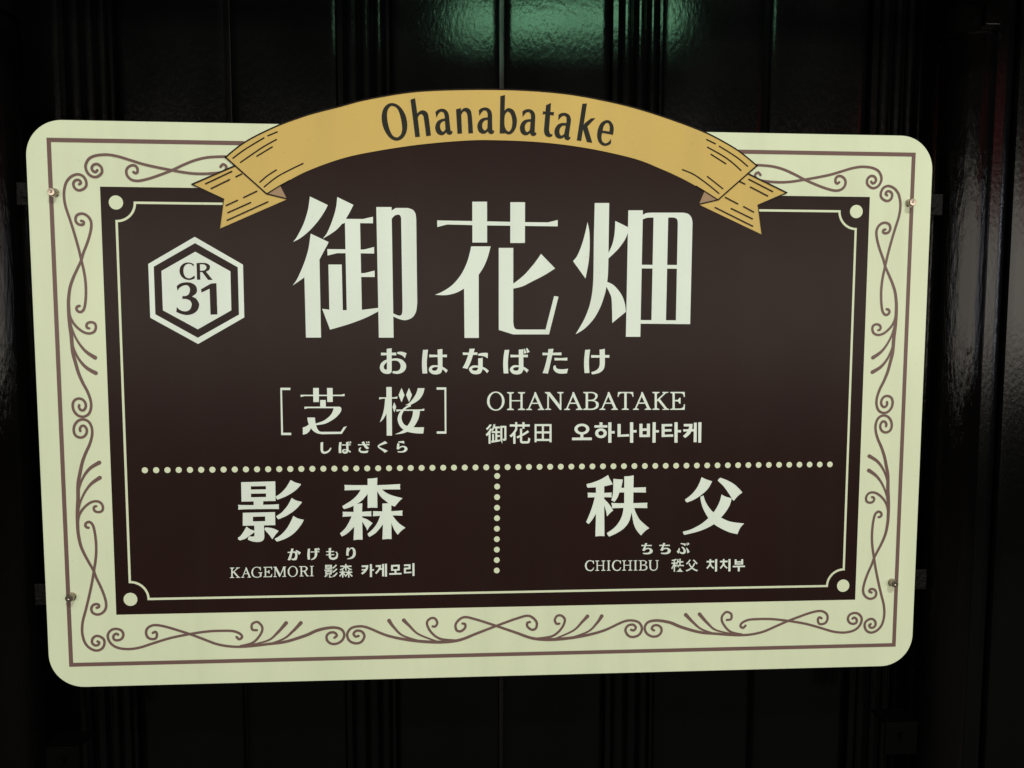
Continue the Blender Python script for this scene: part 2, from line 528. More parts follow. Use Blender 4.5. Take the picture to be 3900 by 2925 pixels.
def disc(c, r, n=28): return [(c[0] + r * math.cos(2 * math.pi * k / n), c[1] + r * math.sin(2 * math.pi * k / n)) for k in range(n)]
def disc_obj(name, c, r, mat, h=0.0006, parent=sign):
    me = DISCS.get((round(r, 5), mat.name))
    if me is None:
        f = Flat(); f.poly([disc((0, 0), r)], 0.0)
        o = f.build(name, mat, parent); DISCS[(round(r, 5), mat.name)] = o.data
    else:
        o = bpy.data.objects.new(name, me); C.objects.link(o); o.parent = parent
    o.location = (c[0], -h, c[1])
    return o
DISCS = {}
for cx_ in (tx0, tx1):
    for cy_ in (ty0, ty1): disc_obj('corner_dot', (cx_, cy_), 0.0098, M['cream'])

# ---- dotted rules
d0, d1 = P(552.4, 1790.7), P(3160, 1768.4)
for i in range(65):
    t = i / 64
    disc_obj('dot', (d0[0] + (d1[0] - d0[0]) * t, d0[1] + (d1[1] - d0[1]) * t), 0.00435, M['cream'])
e0, e1 = P(1893.5, 1812.5), P(1891.8, 2172.2)
for i in range(10):
    t = i / 9
    disc_obj('dot', (e0[0] + (e1[0] - e0[0]) * t, e0[1] + (e1[1] - e0[1]) * t), 0.00435, M['cream'])

# ---- scrolls in the cream border: half of them measured, the rest mirrored as printed
def conv(*segs):
    out = []
    for reg, pts in segs: out += [P(*reg(*p)) for p in pts]
    return out
RE, RF, RG, RH = Rg(220, 560, 680), Rg(220, 960, 520), Rg(220, 1280, 520), Rg(320, 2280, 700)
R1, R6, R7 = Rg(0, 0, 1300), Rg(0, 1950, 1300), Rg(1300, 1950, 1300)
SW = 0.0037
col = []     # left column, upper half
col.append((conv((RE, [(268, 462), (288, 445), (270, 413), (228, 410), (196, 445), (208, 502), (255, 536), (310, 525), (352, 485), (353, 425), (318, 365),
                       (250, 338), (170, 365), (110, 432), (84, 520), (80, 620), (100, 740), (150, 890), (207, 1070), (258, 1250)]),
                 (RF, [(380, 110), (430, 330), (455, 520), (458, 700), (445, 850), (420, 935), (370, 972), (320, 950), (305, 910), (325, 880), (355, 872)])), SW))
col.append((conv((RE, [(292, 915), (320, 925), (322, 952), (292, 965), (248, 950), (222, 905), (235, 850), (290, 825), (350, 840), (400, 890), (418, 960),
                       (405, 1060), (370, 1180), (320, 1310)]),
                 (RF, [(380, 140), (320, 270), (250, 425), (200, 580), (178, 760), (178, 900), (187, 1060), (203, 1210), (222, 1350)]),
                 (RG, [(245, 250), (290, 430), (340, 600), (410, 760), (480, 890), (532, 1030), (543, 1150), (508, 1255), (430, 1303), (340, 1290), (270, 1220),
                       (245, 1130), (265, 1050), (330, 1012), (400, 1025), (448, 1080), (455, 1150), (420, 1200), (375, 1195), (347, 1155), (350, 1118)])),
            lambda t: SW * (1 + 0.45 * max(0, 1 - abs(t - 0.50) / 0.16))))
col.append((conv((RF, [(183, 930), (205, 1050), (260, 1155), (340, 1240), (430, 1300), (520, 1318), (590, 1290), (620, 1225), (605, 1160), (550, 1135),
                       (490, 1148), (467, 1190), (480, 1225), (510, 1235)])), SW * 0.95))
col.append((conv((RF, [(195, 1090), (250, 1290)]), (RG, [(330, 89), (420, 209), (500, 280), (608, 348)])), lambda t: SW * (0.7 + 0.85 * t * t)))
col.append((conv((RG, [(212, -111), (240, 120), (300, 290), (380, 420), (480, 520), (618, 598)])), lambda t: SW * (0.7 + 0.85 * t * t)))
row = []     # bottom row, left half
row.append((conv((RH, [(412, 432), (388, 420), (357, 445), (362, 487), (405, 500), (455, 480), (475, 430), (450, 382), (390, 362), (330, 377), (289, 430), (300, 500),
                       (350, 560), (430, 595), (545, 605), (680, 585), (850, 530), (1050, 470), (1290, 422), (1500, 392), (1680, 385), (1800, 390), (1880, 422),
                       (1903, 462), (1870, 487), (1837, 460)])), SW))
row.append((conv((RH, [(830, 410), (862, 398), (880, 428), (865, 475), (820, 485), (770, 465), (748, 410), (765, 355), (820, 322), (890, 318), (1000, 340),
                       (1150, 385), (1290, 430), (1450, 490), (1600, 545), (1750, 572), (1900, 577), (2060, 565), (2212, 545)]),
                 (src, [(1087, 2443.7), (1163.6, 2420), (1210.6, 2399.6), (1263.5, 2389.6), (1298, 2395), (1311, 2414), (1305, 2436), (1285, 2450), (1262, 2451),
                        (1246, 2438), (1245, 2420), (1258, 2409), (1275, 2409), (1283, 2420), (1274, 2428)])), lambda t: SW * (1 + 0.3 * max(0, 1 - abs(t - 0.62) / 0.1))))
row.append((conv((R6, [(1560, 868), (1640, 845), (1690, 790), (1700, 745), (1670, 712), (1635, 725), (1635, 760), (1665, 765)])), SW * 0.95))
row.append((conv((R6, [(1620, 863), (1740, 830), (1800, 780), (1855, 718)])), lambda t: SW * (0.7 + 0.85 * t * t)))
row.append((conv((R6, [(1740, 857), (1840, 820), (1900, 770), (1950, 718)])), lambda t: SW * (0.7 + 0.85 * t * t)))
row.append((conv((R7, [(112, 802), (92, 806), (80, 787), (100, 768), (135, 775), (150, 805), (130, 840), (95, 850), (55, 835), (38, 795), (60, 755), (110, 740),
                       (170, 748), (300, 800), (450, 830), (620, 842), (760, 830), (880, 785), (1010, 735), (1140, 688), (1215, 672), (1263, 708), (1262, 750),
                       (1235, 762), (1207, 742), (1205, 718), (1222, 712)])), lambda t: SW * (1 + 0.3 * max(0, 1 - abs(t - 0.58) / 0.1))))
row.append((conv((R7, [(745, 832), (640, 820), (580, 775), (555, 720), (575, 690), (605, 688), (622, 715), (610, 740), (592, 740)])), SW * 0.95))
row.append((conv((R7, [(620, 838), (500, 790), (440, 735), (405, 700)])), lambda t: SW * (0.7 + 0.85 * t * t)))
row.append((conv((R7, [(520, 838), (400, 800), (340, 745), (310, 703)])), lambda t: SW * (0.7 + 0.85 * t * t)))
top = []     # top row, the left pieces the ribbon leaves free
top.append((conv((RE, [(492, 288), (470, 310), (440, 297), (423, 262), (445, 222), (495, 213), (540, 250), (550, 310), (510, 358),
                       (455, 372), (395, 345), (355, 285), (349, 220), (385, 150), (450, 113), (540, 97), (640, 97), (760, 120), (900, 163), (1050, 210),
                       (1200, 245), (1400, 285), (1600, 320), (1750, 332), (1900, 328), (2030, 312), (2085, 275), (2085, 235), (2048, 215), (2018, 245)])), SW))
top.append((conv((RE, [(940, 310), (965, 325), (988, 310), (988, 265), (960, 232), (915, 228), (870, 255), (850, 300), (865, 360), (915, 405), (990, 420), (1080, 405),
                       (1200, 370), (1400, 295), (1550, 225), (1700, 165), (1850, 130), (2000, 120), (2110, 120), (2200, 125)])), SW))
um = (fx0 + fx1) / 2                            # mirror axes of the printed border
vm = P(313, 1592)[1]
SCROLLS = [0]
def scroll(pts, w):
    SCROLLS[0] += 1
    f = Flat(); f.ribbon(spline(pts, 7), w, 0.0005 + 0.000012 * (SCROLLS[0] % 20)); f.build('scroll', M['mauve'], sign)
for pts, w in col:
    for mx in (0, 1):
        for my in (0, 1):
            scroll([(2 * um - x if mx else x, 2 * vm - y if my else y) for x, y in pts], w)
for pts, w in row + top:
    for mx in (0, 1):
        scroll([(2 * um - x if mx else x, y) for x, y in pts], w)

# ---- gold ribbon, a plate of its own standing above the board's top edge
RC, RD = Rg(700, 430, 560), Rg(2520, 430, 560)
toparc = [(859.5, 598.4), (887.3, 574.3), (927.8, 543.9), (978.5, 514.8), (1062, 475.6), (1130.4, 450.3), (1196.2, 429), (1300, 402.5), (1388, 379), (1535, 353),
          (1652.6, 342.6), (1829, 338.5), (2005, 342.5), (2181.6, 359), (2357.9, 393.8), (2475.4, 426.5), (2600, 469), (2694.7, 507.2), (2773.2, 549), (2823.8, 581.9), (2882, 630)]
botarc = [(2733.9, 761.6), (2684.6, 730), (2621.3, 693.3), (2570.6, 668), (2520, 645.5), (2416.6, 605.3), (2240.3, 566), (2064, 543), (1887.7, 534.8), (1770.2, 536.5),
          (1593.9, 552), (1417.5, 579), (1300, 605.3), (1181, 648), (1105, 685.7), (1016.5, 738.9)]
ribbon = empty('ribbon', (0, 0, 0)); ribbon.parent = sign
ta = spline([P(*q) for q in toparc], 5); ba = spline([P(*q) for q in botarc], 5)
extrude('ribbon_band', ta + ba, -0.0012, BT - 0.001, [M['gold'], M['edge']], ribbon)
def gold(name, pts, h, mat='gold'):
    f = Flat(); f.poly([[P(*q) for q in pts]], h); return f.build(name, M[mat], ribbon)
gold('ribbon_tail', [(894.9, 631), (731.6, 702.7), (853.2, 759.1), (837.5, 871), (1093.7, 759.1), (1016.5, 738.9)], 0.0008)
gold('ribbon_tail', [(2851, 661), (2996, 734.6), (2885.8, 781.9), (2900.9, 893.3), (2661.8, 779.4), (2733.9, 761.6)], 0.0008)
gold('ribbon_fold', [(1014, 740), (1067, 707), (1093.7, 759.1)], 0.0007, 'fold')
gold('ribbon_fold', [(2736, 762.5), (2683, 728), (2661.8, 778)], 0.0007, 'fold')
LWK = 0.0019
def ink(pts, w=LWK, h=0.0016, name='ink_line', n=6):
    f = Flat(); f.ribbon(spline([P(*q) for q in pts], n), w, h); f.build(name, M['ink'], ribbon)
ink([(x, y + 2.5) for x, y in toparc], 0.0020, name='outline', n=4)
ink([(859.5, 599), (1016.5, 738.9)], 0.0021, name='outline', n=1)
ink([(2882, 631), (2733.9, 761.6)], 0.0021, name='outline', n=1)
ink([(894.9, 632.5), (732.5, 702.7)], 0.0021, name='outline', n=1)
ink([(732.5, 702.7), (853.2, 759.1)], 0.0017, name='outline', n=1)
ink([(853.2, 759.1), (838.5, 868)], 0.0010, name='outline', n=1)
ink([(1016.5, 738.9), (1092, 757.5)], 0.0019, name='outline', n=1)
ink([(1016.5, 738.9), (1064, 709.5), (1105, 687)], 0.0013, name='outline')
ink([(2849.1, 662.9), (2995, 734.6)], 0.0021, name='outline', n=1)
ink([(2995, 734.6), (2885.8, 781.9)], 0.0017, name='outline', n=1)
ink([(2885.8, 781.9), (2900, 890)], 0.0010, name='outline', n=1)
ink([(2733.9, 761.6), (2663, 778)], 0.0019, name='outline', n=1)
ink([(2733.9, 761.6), (2684.6, 730), (2650, 709)], 0.0013, name='outline')
for reg, lines in ((RC, [[(745, 685), (870, 590), (1000, 505), (1210, 380)], [(1270, 348), (1410, 290)], [(858, 748), (1000, 650), (1200, 515), (1397, 405)],
                         [(1105, 655), (1335, 515)], [(1150, 1045), (1260, 950), (1397, 862)], [(1215, 1115), (1400, 970), (1600, 860), (1797, 765)],
                         [(335, 1068), (727, 883)], [(418, 1140), (695, 1005)], [(790, 963), (875, 922)], [(905, 1275), (1103, 1180)], [(643, 1395), (812, 1317)],
                         [(668, 1503), (1010, 1350)], [(658, 1617), (1270, 1340)]]),
                   (RD, [[(672, 405), (803, 468)], [(863, 505), (1000, 590), (1150, 690), (1287, 805)], [(685, 520), (900, 640), (1050, 745), (1187, 868)],
                         [(738, 627), (960, 768)], [(310, 857), (480, 930), (680, 1070), (855, 1213)], [(683, 960), (915, 1143)], [(1305, 1000), (1663, 1185)],
                         [(1330, 1117), (1590, 1252)], [(1168, 1035), (1248, 1073)], [(953, 1273), (1140, 1370)], [(1228, 1412), (1378, 1493)],
                         [(1042, 1440), (1360, 1595)], [(800, 1425), (1365, 1706)]])):
    for ln in lines: ink([reg(*q) for q in ln])

# ---- lettering
HL = 0.0008
def glyph(name, reg, strokes, mat='letter', parent=sign, h=HL):
    """each stroke: an outline, or a list [outline, hole, ...]"""
    f = Flat()
    for st in strokes:
        loops = st if isinstance(st[0], list) else [st]
        f.poly([outline(uv(reg, lp)) for lp in loops], h)
    return f.build(name, M[mat], parent)

def shift(st, dx, dy):
    if isinstance(st[0], list): return [shift(q, dx, dy) for q in st]
    return [(p[0] + dx, p[1] + dy, *p[2:]) for p in st]
def ell(cx, cy, rx, ry, n=32): return [(cx + rx * math.cos(2 * math.pi * k / n), cy + ry * math.sin(2 * math.pi * k / n)) for k in range(n)]
def rect(x0, y0, x1, y1): return [(x0, y0), (x1, y0), (x1, y1), (x0, y1)]
# the three large characters
K1, K2, K3 = Rg(1090, 730, 560), Rg(1640, 730, 560), Rg(2150, 730, 560)
glyph('large_character', K1, [
    [(358,73),(627,203),(578,300,s),(480,445,s),(350,590,s),(215,700,s),(107,757),(170,670,s),(265,480,s),(325,290,s),(345,180,s)],
    [(770,82),(1013,200),(960,305,s),(898,412,s),(840,488,s),(760,573,s),(660,645,s),(552,708),(620,615,s),(695,435,s),(748,255,s)],
    [(895,410),(1155,413),(1307,378),(1307,477),(880,472),(845,485)],
    [(885,440),(1112,440),(1140,1800),(913,1800)],
    [(620,865),(895,868),(1115,873),(1180,870),(1324,833),(1325,932),(1115,928),(770,926),(625,962)],
    [(1120,1228),(1188,1224),(1331,1188),(1332,1285),(1120,1283)],
    [(637,1097),(837,1097),(853,1800),(652,1800)],
    [(543,1763),(655,1776),(655,1786),(1138,1779),(1388,1748),(1388,1801),(1200,1896,s),(950,1991,s),(662,2076)],
    [(370,632),(642,760),(503,1022),(526,2195),(300,2195),(276,1290),(190,1350,s),(97,1414),(170,1310,s),(270,1080,s),(330,890,s),(355,750,s)],
    [(1357,233),(1586,233),(1617,2196),(1395,2196)],
    [(1586,290),(1600,278,s),(1650,247),(1830,247),(1905,275,s),(1945,330,s),(1957,410),(1972,1671),(1955,1801,s),(1900,1891,s),(1800,1933,s),(1700,1916,s),
     (1610,1876),(1610,1831),(1680,1861,s),(1725,1861,s),(1748,1811,s),(1750,1671),(1730,400),(1718,365,s),(1690,347,s),(1640,358,s),(1600,395,s),(1588,420)]])
glyph('large_character', K2, [
    [(99,434),(630,443),(1200,455),(1430,460),(1765,463),(1912,427),(1911,523),(850,509),(250,495),(101,533)],
    [(627,152),(849,152),(850,766),(629,766)], [(1199,160),(1420,160),(1418,773),(1198,773)],
    [(610,824),(903,824),(860,985,s),(800,1130,s),(723,1252),(725,2200),(510,2200),(503,1459),(400,1515,s),(280,1550,s),(180,1558,s),(64,1551),(170,1508,s),
     (320,1410,s),(450,1260,s),(540,1085,s),(590,920,s)],
    [(1025,847),(1243,847),(1243,1960),(1255,2035,s),(1285,2068,s),(1325,2074),(1728,2074),(1857,1570),(1923,1580),(1780,2147),(1240,2147),(1025,2080)],
    [(1235,1392),(1400,1260,s),(1530,1115,s),(1600,1025,s),(1660,937),(1872,1155),(1720,1252,s),(1540,1345,s),(1380,1425,s),(1235,1461)]])
glyph('large_character', K3, [
    [(345,460),(372,600,s),(378,780,s),(372,950,s),(355,1100,s),(314,1307),(127,1046),(190,965,s),(255,810,s),(305,640,s)],
    [(453,172),(671,172),(663,700),(657,1100),(650,1270,s),(630,1420,s),(605,1541,s),(540,1731,s),(440,1911,s),(300,2061,s),(165,2146),(290,1931,s),(370,1731,s),
     (410,1551,s),(428,1380,s),(435,1200),(440,700)],
    [(762,442),(960,538),(955,615),(900,735,s),(800,870,s),(650,1015),(650,940),(715,800,s),(750,640,s)],
    [(640,1358),(740,1410,s),(850,1541,s),(905,1681,s),(921,1808),(717,1976),(707,1631,s),(675,1520,s),(620,1415)],
    [(958,282),(1177,282),(1138,2183),(921,2183)],
    [(1172,352),(1225,325,s),(1290,317),(1785,317),(1860,338,s),(1908,395,s),(1923,470),(1887,1992),(1672,1992),(1702,470),(1690,415,s),(1640,391,s),(1560,391),
     (1290,391),(1230,397,s),(1172,420)],
    [(1338,360),(1558,360),(1523,1960),(1305,1960)],
    [(1150,1101),(1700,1104),(1700,1160),(1150,1155)], [(1130,1932),(1888,1937),(1887,1992),(1130,1986)]])
# neighbouring stations
N1, N2, N3, N4 = Rg(890, 1800, 360), Rg(1260, 1800, 360), Rg(2200, 1790, 360), Rg(2550, 1790, 360)
glyph('character', N1, [
    [[(178,222),(976,202),(985,660),(188,676)], [(405,318),(757,312),(760,388),(408,394)], [(408,490),(762,485),(762,568),(410,574)]],
    [(472,650),(695,650),(693,770),(472,770)],
    [(106,750),(200,756),(470,757),(700,750),(950,742),(1062,735),(1058,790),(1063,850),(950,847),(600,850),(250,855),(110,865),(117,800)],
    [[(218,937),(970,920),(978,1225),(218,1240)], [(455,1030),(740,1022),(742,1132),(455,1138)]],
    [(485,1215),(712,1215),(722,1500),(705,1560,s),(650,1605,s),(560,1620,s),(440,1605,s),(335,1565),(345,1520,s),(372,1485),(420,1492,s),(460,1492,s),(490,1475),(490,1350)],
    [(305,1258),(380,1315,s),(490,1355),(490,1388),(380,1470,s),(270,1545,s),(150,1582),(115,1560,s),(103,1520),(170,1470,s),(240,1370,s)],
    [(740,1280),(830,1283,s),(950,1310,s),(1057,1362),(990,1440,s),(908,1555),(850,1470,s),(780,1390,s),(720,1325)],
    [(1330,175),(1355,178),(1440,225,s),(1575,262),(1560,300,s),(1440,420,s),(1250,540,s),(1030,630),(1005,600,s),(985,555),(1090,490,s),(1210,370,s),(1290,250,s)],
    [(1360,588),(1460,645,s),(1598,682),(1580,720,s),(1440,870,s),(1250,1000,s),(1055,1088),(1020,1060,s),(1000,1015),(1130,925,s),(1250,790,s),(1320,670,s)],
    [(1400,1008),(1500,1065,s),(1645,1100),(1580,1220,s),(1430,1400,s),(1240,1530,s),(1020,1610),(985,1580,s),(962,1545),(1100,1460,s),(1240,1310,s),(1340,1140,s)]])
glyph('character', N2, [
    [(320,285),(600,292),(1090,290),(1350,282),(1625,264),(1618,330),(1627,390),(1300,390),(700,400),(322,412),(328,350)],
    [(863,138),(960,135),(1090,117),(1085,300),(1092,820),(980,815),(863,823)],
    [(705,395),(620,520,s),(480,650,s),(272,780),(285,815,s),(310,850),(450,810,s),(600,735,s),(740,640,s),(870,485),(870,390)],
    [(1190,385),(1300,470,s),(1450,535,s),(1680,595),(1600,670,s),(1500,790),(1410,755,s),(1290,665,s),(1170,560,s),(1080,420),(1080,380)],
    [(535,735),(600,730),(740,715),(733,900),(745,1565),(640,1562),(532,1575),(548,1280),(535,900)],
    [(278,912),(530,917),(735,912),(952,900),(945,955),(952,1018),(730,1015),(490,1018),(275,1030),(285,970)],
    [(492,1010),(430,1150,s),(340,1300,s),(218,1415),(235,1455,s),(265,1490),(400,1410,s),(550,1262),(560,1010)],
    [(730,1045),(860,1095,s),(980,1180),(910,1260,s),(850,1355),(830,1290,s),(730,1130)],
    [(1208,720),(1345,712),(1418,760),(1415,900),(1423,1550),(1320,1548),(1208,1558),(1222,1210),(1208,900)],
    [(990,898),(1205,905),(1415,900),(1680,882),(1672,945),(1680,1002),(1440,998),(1155,1005),(988,1018),(993,960)],
    [(1160,1000),(1090,1170,s),(990,1310,s),(860,1430),(880,1470,s),(905,1500),(1060,1400,s),(1224,1205),(1240,1000)],
    [(1440,994),(1530,1110,s),(1620,1200,s),(1748,1285),(1660,1350,s),(1565,1450),(1490,1340,s),(1440,1230,s),(1410,1150),(1400,1000)]])
glyph('character', N3, [
    [(710,115),(750,210,s),(822,330),(720,358,s),(620,378),(420,402),(230,412),(210,370,s),(210,325),(350,290,s),(540,215,s)],
    [(428,300),(620,300),(618,700),(625,1545),(520,1540),(412,1550),(428,1000),(425,600)],
    [(230,527),(425,533),(620,533),(795,525),(790,580),(795,637),(620,633),(400,635),(235,640),(238,580)],
    [(400,630),(350,820,s),(280,1020,s),(198,1212),(225,1240,s),(260,1258),(340,1160,s),(432,1010),(440,630)],
    [(614,672),(720,780,s),(830,942),(760,1000,s),(685,1085),(660,950,s),(614,810)],
    [(832,203),(940,215),(1055,220),(1020,400,s),(975,520,s),(930,640,s),(862,742),(820,725,s),(785,705),(815,590,s),(830,440,s)],
    [(960,413),(1085,415),(1305,410),(1595,400),(1590,460),(1597,525),(1300,520),(970,522)],
    [(1088,147),(1200,142),(1308,122),(1303,400),(1297,780),(1290,880),(1085,880),(1088,500)],
    [(785,765),(950,775),(1085,772),(1300,772),(1628,762),(1622,820),(1628,888),(1320,885),(1070,882),(800,892),(800,830)],
    [(1073,870),(1040,1050,s),(960,1220,s),(840,1360,s),(682,1470),(700,1515,s),(735,1555),(900,1480,s),(1080,1360,s),(1200,1200,s),(1258,1000),(1290,870)],
    [(1315,876),(1370,1020,s),(1460,1170,s),(1673,1358),(1580,1420,s),(1478,1528),(1380,1410,s),(1310,1260,s),(1262,1000),(1250,876)]])
glyph('character', N4, [
    [(745,165),(850,215,s),(993,262),(900,430,s),(740,580,s),(570,690,s),(405,758),(375,730,s),(357,690),(500,580,s),(620,440,s),(700,290,s)],
    [(1190,178),(1400,265,s),(1550,365,s),(1702,522),(1600,600,s),(1500,715),(1475,700),(1390,560,s),(1270,390,s),(1123,245),(1150,205,s)],
    [(1210,570),(1310,620,s),(1452,660),(1400,830,s),(1300,990,s),(1200,1108,s),(1035,1262,s),(850,1365,s),(650,1440,s),(350,1515),(320,1485,s),(307,1440),
     (500,1385,s),(720,1270,s),(905,1122,s),(1025,990,s),(1120,840,s),(1180,700,s)],
    [(790,592),(830,720,s),(910,860,s),(1025,990,s),(1200,1110,s),(1420,1205,s),(1740,1248),(1650,1350,s),(1583,1497),(1400,1455,s),(1200,1365,s),(1035,1262,s),
     (905,1122,s),(790,920,s),(735,750,s),(715,625)]])
# name in brackets
B1, B2 = Rg(1050, 1460, 340), Rg(1390, 1460, 340)
glyph('square_bracket', B1, [[(118,108),(368,108),(365,165),(160,165),(185,1222),(387,1222),(387,1280),(140,1280)]])
glyph('square_bracket', B2, [[(1776,98),(2015,98),(2018,1245),(1780,1245),(1780,1188),(1978,1188),(1970,156),(1776,156)]])
glyph('character', B1, [
    [(930,113),(1072,113),(1074,462),(936,462)], [(1275,113),(1413,113),(1417,460),(1282,460)],
    [(620,282),(930,282),(1410,282),(1620,280),(1710,258),(1710,316),(1280,314),(720,314),(622,337)],
    [(1105,412),(1242,412),(1245,595),(1107,595)],
    [(718,577),(1580,577),(1618,597,s),(1630,650,s),(1610,710,s),(1520,820,s),(1400,910,s),(1220,1000,s),(1000,1035),(985,997),(1180,930,s),(1320,830,s),(1400,730,s),
     (1440,613),(800,613),(717,635)],
    [(790,845),(975,845),(985,950,s),(1005,1040,s),(1040,1130,s),(1080,1180,s),(1130,1200),(1612,1197),(1690,1080),(1765,1060),(1640,1250),(1150,1258),(1030,1235,s),
     (940,1180,s),(870,1100,s),(820,1000,s),(797,920,s)],
    [(825,1018),(750,1068,s),(676,1090),(676,1268),(770,1245,s),(840,1180,s),(872,1110),(855,1040)]])
glyph('character', B2, [
    [(530,90),(663,90),(672,1293),(541,1293)],
    [(500,372),(485,560,s),(450,740,s),(370,965),(450,890,s),(542,740),(560,372)],
    [(352,345),(530,345),(665,347),(740,342),(804,322),(804,378),(665,378),(440,378),(355,398)],
    [(908,112),(981,288),(908,468),(833,290)], [(1091,112),(1166,287),(1095,462),(1020,287)], [(728,465),(775,583),(733,718),(684,590)],
    [(1310,118),(1478,118),(1440,260,s),(1360,385,s),(1260,465,s),(1140,527),(1100,545),(1000,537),(1090,490,s),(1190,380,s),(1270,250,s)],
    [(1140,527),(1135,572),(1040,610,s),(960,690,s),(915,790,s),(908,860,s),(930,950,s),(980,1020,s),(1050,1055),(1195,1085),(1300,1090),(1465,1085),(1445,1240),
     (1300,1238,s),(1150,1220,s),(1047,1195),(950,1140,s),(870,1060,s),(820,950,s),(813,850,s),(850,740,s),(930,640,s),(1040,560,s)],
    [(1195,665),(1365,665),(1340,830,s),(1280,970,s),(1195,1090,s),(1047,1198,s),(900,1245,s),(740,1260),(860,1210,s),(955,1150,s),(1050,1055,s),(1130,930,s),(1180,790,s)],
    [(780,645),(900,648),(1340,645),(1400,642),(1470,622),(1470,678),(900,678),(782,698)]])
# hiragana under the large name
H1, H2, H3 = Rg(1430, 1310, 320), Rg(1740, 1310, 320), Rg(2030, 1310, 320)
glyph('kana', H1, [
    [(148,228),(300,232),(548,226),(550,300),(300,295),(148,302)],
    [[(297,130),(428,112),(430,690),(420,745,s),(370,780,s),(300,788,s),(210,765,s),(140,700,s),(118,610,s),(150,510,s),(230,440,s),(300,410)],
     [(305,478),(250,530,s),(218,600,s),(240,660,s),(285,677,s),(303,660)]],
    [(420,390),(560,378,s),(690,410,s),(780,490,s),(810,580,s),(785,680,s),(700,755,s),(580,788,s),(455,768),(448,740),(463,712),(550,715,s),(620,690,s),(660,620,s),
     (655,530,s),(600,460,s),(520,435,s),(420,445)],
    [(575,212),(690,203,s),(822,242),(800,300,s),(778,378),(720,315,s),(650,280,s),(575,258)]])
glyph('kana', H1, [
    [(1255,152),(1320,155),(1383,147),(1365,330,s),(1352,500,s),(1365,775),(1237,777),(1225,560,s),(1232,350,s)],
    [(1415,278),(1640,287),(1882,278),(1882,348),(1640,343),(1417,350)],
    [[(1635,148),(1762,132),(1765,600),(1755,690,s),(1710,770,s),(1600,802,s),(1490,785,s),(1415,720,s),(1412,640,s),(1470,575,s),(1560,558,s),(1645,565)],
     [(1645,610),(1560,607,s),(1495,640,s),(1490,675,s),(1530,702,s),(1600,695,s),(1640,640,s)]],
    [(1755,595),(1830,635,s),(1905,695),(1880,725,s),(1860,762),(1820,715,s),(1755,655)]])
glyph('kana', H2, [
    [(155,222),(300,230),(542,220),(540,288),(300,285),(160,290)],
    [(335,125),(400,127),(470,122),(440,240,s),(390,400,s),(340,530,s),(275,658),(215,640),(147,630),(220,500,s),(280,340,s),(320,210,s)],
    [(560,262),(640,240,s),(730,232,s),(817,238),(810,380),(740,335,s),(660,315,s),(562,308)],
    [[(560,380),(620,375),(678,360),(680,600),(670,680,s),(620,770,s),(500,798,s),(390,770,s),(325,690,s),(330,630,s),(400,575,s),(480,562,s),(562,570)],
     [(560,625),(480,618,s),(410,640,s),(400,670,s),(450,702,s),(520,695,s),(550,660,s)]],
    [(675,600),(760,640,s),(845,710),(818,735,s),(797,768),(740,705,s),(670,655)]])
glyph('kana', H2, [
    [(1260,155),(1320,158),(1380,152),(1355,330,s),(1343,520,s),(1355,775),(1232,775),(1218,560,s),(1230,330,s)],
    [(1410,282),(1630,290),(1868,280),(1868,350),(1630,347),(1412,352)],
    [[(1628,150),(1690,147),(1748,135),(1752,600),(1745,690,s),(1690,775,s),(1580,802,s),(1470,780,s),(1400,700,s),(1405,635,s),(1470,573,s),(1550,557,s),(1632,565)],
     [(1632,612),(1550,610,s),(1485,640,s),(1482,670,s),(1530,702,s),(1600,695,s),(1628,650,s)]],
    [(1745,595),(1820,635,s),(1890,690),(1862,720,s),(1845,762),(1800,710,s),(1745,660)],
    [(1760,130),(1785,125),(1832,235),(1768,255)], [(1820,115),(1850,105),(1917,210),(1845,240)]])
glyph('kana', H3, [
    [(248,228),(400,235),(747,224),(747,297),(400,292),(250,298)],
    [(403,135),(470,130),(537,125),(510,280,s),(460,490,s),(430,630,s),(390,782),(320,770),(250,768),(310,600,s),(360,400,s),(390,250,s)],
    [(563,365),(740,372),(902,358),(900,436),(730,430),(567,434)],
    [(555,565),(600,570),(600,600,s),(620,640,s),(680,660,s),(770,665,s),(925,652),(905,710,s),(893,770),(800,780,s),(680,775,s),(590,735,s),(540,670,s),(533,610,s)]])
glyph('kana', H3, [
    [(1372,155),(1440,152),(1502,145),(1480,320,s),(1470,500,s),(1483,762),(1355,766),(1342,560,s),(1350,350,s)],
    [(1527,292),(1750,298),(2006,288),(2007,362),(1750,358),(1530,362)],
    [(1750,148),(1820,142),(1887,125),(1890,400,s),(1885,560,s),(1850,670,s),(1760,750,s),(1650,785,s),(1557,800),(1540,775,s),(1535,740),(1630,710,s),(1710,650,s),
     (1750,560,s),(1755,400,s)]])
H4, H5, H6, H7 = Rg(1200, 1640, 200), Rg(1390, 1640, 200), Rg(1080, 2060, 300), Rg(2420, 2040, 240)
glyph('kana', H4, [[(235,500),(343,475),(340,760),(345,830,s),(370,875,s),(410,885,s),(500,865,s),(590,800,s),(655,708),(692,740),(640,840,s),(540,930,s),(400,972,s),
                    (300,940,s),(250,870,s),(235,780)]])
